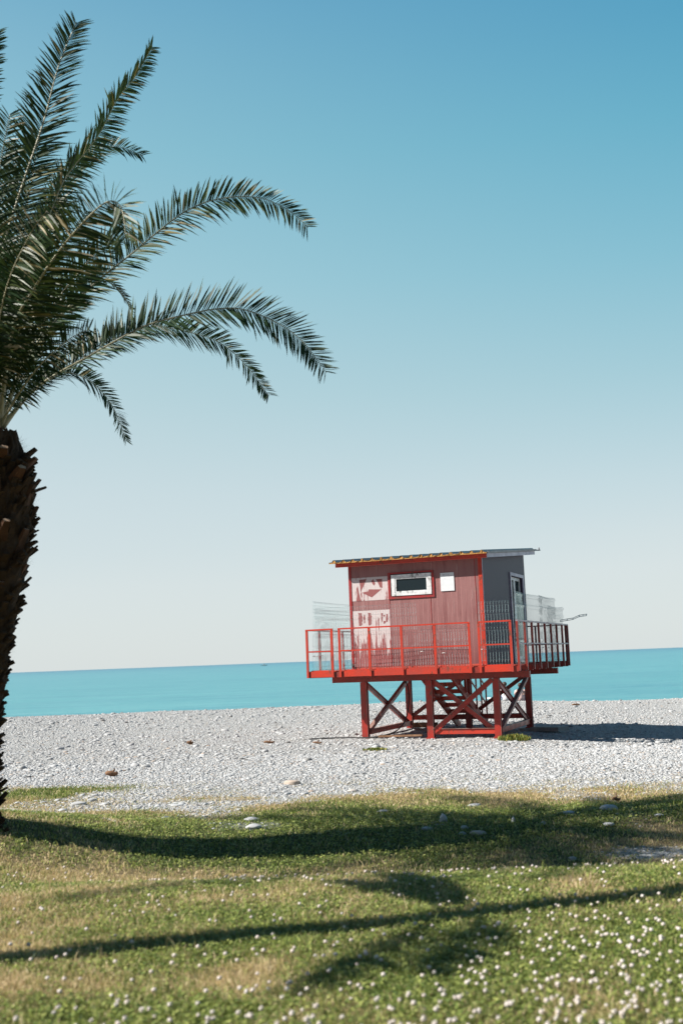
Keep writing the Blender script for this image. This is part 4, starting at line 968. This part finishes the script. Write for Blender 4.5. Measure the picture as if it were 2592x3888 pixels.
# second palm: its slim stem stands left of the frame, only its long shadow crosses the lawn
p2 = ground_hit(0, 3640); b2x = p2[0]-1.55; b2y = p2[1]-.47
palm2 = empty('palm_tree', (b2x, b2y, float(terr(b2x, b2y)))); O2 = np.array([b2x, b2y, float(terr(b2x, b2y))])
tag(palm2, 'tall slim palm standing beyond the left edge, seen only as a long thin shadow', 'palm tree')
ax2 = [O2+np.array(v_) for v_ in ((0, 0, -.2), (0, .18, 2), (-.02, .38, 4), (-.05, .6, 6), (-.4, .8, 9.4))]
A2, _ = bez(ax2, 40); mb = MB(); mb.tube([p_-O2 for p_ in A2], [.17-.0015*i+.012*math.sin(i*2.5) for i in range(40)], 14); mb.build('trunk', [M['bark']], palm2)
for i in range(16):
    a = R(22.5*i); el = R(15+50*((i*7) % 10)/10); L = 2.0; d = np.array([math.cos(a), math.sin(a), 0]); P = []
    for q_ in np.linspace(0, 1, 6): P.append(A2[-1]+d*L*q_*math.cos(el)+np.array([0, 0, L*(q_*math.sin(el)-.6*q_*q_)]))
    frond(palm2, O2, P, lf=.4, seed=80+i, density=.6, thick=.015)

for i, (dx, dy, L) in enumerate(((-.55, -1.2, 1.6), (-.30, -1.3, 1.35), (-.1, 1.2, 1.9), (-.6, 1.0, 1.6))):
    q0 = A2[15+i % 2]; d = np.array([dx, dy, 0]); d /= np.linalg.norm(d)
    frond(palm2, O2, [q0+d*L*q_+np.array([0, 0, L*(.12*q_-.22*q_*q_)]) for q_ in np.linspace(0, 1, 6)], lf=.30, seed=99+i, density=1.1, thick=.02, wide=1.7)

# ------------------------------------------------------------------ two people sitting at the water's edge
def person(loc, rz, shirt, legs_c, label, lean=.25):
    root = empty('person', loc, rz); tag(root, label, 'person', None)
    J = {'pel': (0, 0, .12), 'ch': (0, .06+lean*.2, .38), 'nk': (0, .08+lean*.3, .56), 'hd': (0, .10+lean*.35, .66), 'hd2': (0, .12+lean*.35, .78)}
    V = [J['pel'], J['ch'], J['nk'], J['hd'], J['hd2']]; Rr = [.15, .15, .055, .075, .085]; E = [(0, 1), (1, 2), (2, 3), (3, 4)]
    for s_ in (-1, 1):
        k_ = len(V); V += [(s_*.10, .05, .11), (s_*.14, .42, .42), (s_*.13, .70, .06), (s_*.13, .84, .04)]; Rr += [.09, .06, .04, .035]; E += [(0, k_), (k_, k_+1), (k_+1, k_+2), (k_+2, k_+3)]
        k_ = len(V); V += [(s_*.17, .10+lean*.2, .48), (s_*.23, .20, .28), (s_*.16, .40, .36), (s_*.12, .47, .38)]; Rr += [.06, .045, .035, .03]; E += [(1, k_), (k_, k_+1), (k_+1, k_+2), (k_+2, k_+3)]
    me = bpy.data.meshes.new('body'); me.from_pydata(V, E, []); o = bpy.data.objects.new('body', me); COL.objects.link(o); o.parent = root
    me.materials.append(M['skin'])
    m1 = o.modifiers.new('skin', 'SKIN'); 
    if not me.skin_vertices: bpy.context.view_layer.objects.active = o
    sv = me.skin_vertices[0].data if me.skin_vertices else None
    if sv is not None:
        for i, r_ in enumerate(Rr): sv[i].radius = (r_, r_)
        sv[0].use_root = True
    m2 = o.modifiers.new('sub', 'SUBSURF'); m2.levels = 2; m2.render_levels = 2
    tv, tf = T3
    sh = MB(); sh.tube([(0, 0, .04), (0, .03, .2), J['ch'], (0, .07+lean*.25, .50), (0, .08+lean*.3, .57)], [.19, .18, .185, .16, .07], 14, 0)
    for s_ in (-1, 1): sh.tube([(s_*.12, .10+lean*.2, .50), (s_*.19, .12+lean*.2, .47), (s_*.235, .18, .34)], [.08, .078, .066], 8)
    sh.build('shirt', shirt, root)
    ha = MB(); ha.add(tv*np.array([.10, .108, .105])+np.array([0, .085+lean*.35, .75]), [tuple(f) for f in tf if tv[f[0]][2] > -.35 or tv[f[0]][1] < 0], 0, True); ha.build('hair', M['hair'], root)
    sp = MB()
    for s_ in (-1, 1): sp.tube([(s_*.10, .03, .11), (s_*.125, .25, .28), (s_*.14, .36, .38)], [.11, .09, .075], 10)
    sp.build('shorts', legs_c, root)
q = at(1922, 2668, 49.6); person((q[0], q[1], float(terr(q[0], q[1]))), R(8), M['cloth_white'], M['cloth_blue'], 'person in a white shirt sitting at the water seen through the hut legs')
q = at(1976, 2672, 50.2); person((q[0], q[1], float(terr(q[0], q[1]))), R(-12), M['cloth_pink'], M['cloth_blue'], 'person in a pale pink top sitting at the water beside the white shirt', .1)

# far boat
bt_loc = at(1002, 2520, 1400); bo = empty('motorboat', (bt_loc[0], 1400, SEA)); tag(bo, 'tiny white motorboat on the horizon between the palm and the hut', 'boat')
mb = MB(); hv = []
for (x_, w_, z0) in ((-4, 1.0, .1), (-2, 1.2, 0), (1, 1.2, 0), (3, .8, .1), (4.3, .05, .5)):
    hv += [(x_, -w_, 1.0+.05*max(0, x_)), (x_, -w_*.6, z0), (x_, w_*.6, z0), (x_, w_, 1.0+.05*max(0, x_))]
mb.add(hv, [(4*i+k_, 4*i+k_+1, 4*i+k_+5, 4*i+k_+4) for i in range(4) for k_ in range(3)]+[(4*i+3, 4*i, 4*i+4, 4*i+7) for i in range(4)]+[(0, 3, 2, 1)]); mb.build('hull', M['white_paint'], bo)
mb = MB(); mb.box(-1.5, 1.6, -.8, .8, 1.06, 1.9); mb.build('cabin', M['white_paint'], bo)
mb = MB(); mb.box(-1.2, 1.62, -.82, .82, 1.4, 1.7); mb.build('windscreen', M['glass'], bo)

# ------------------------------------------------------------------ colour management
vs_ = scene.view_settings; vs_.view_transform = 'Standard'; vs_.look = 'None'; vs_.exposure = 0.8; vs_.gamma = 1; vs_.use_curve_mapping = False
scene.render.resolution_x = 682; scene.render.resolution_y = 1024
scene.cycles.max_bounces = 6
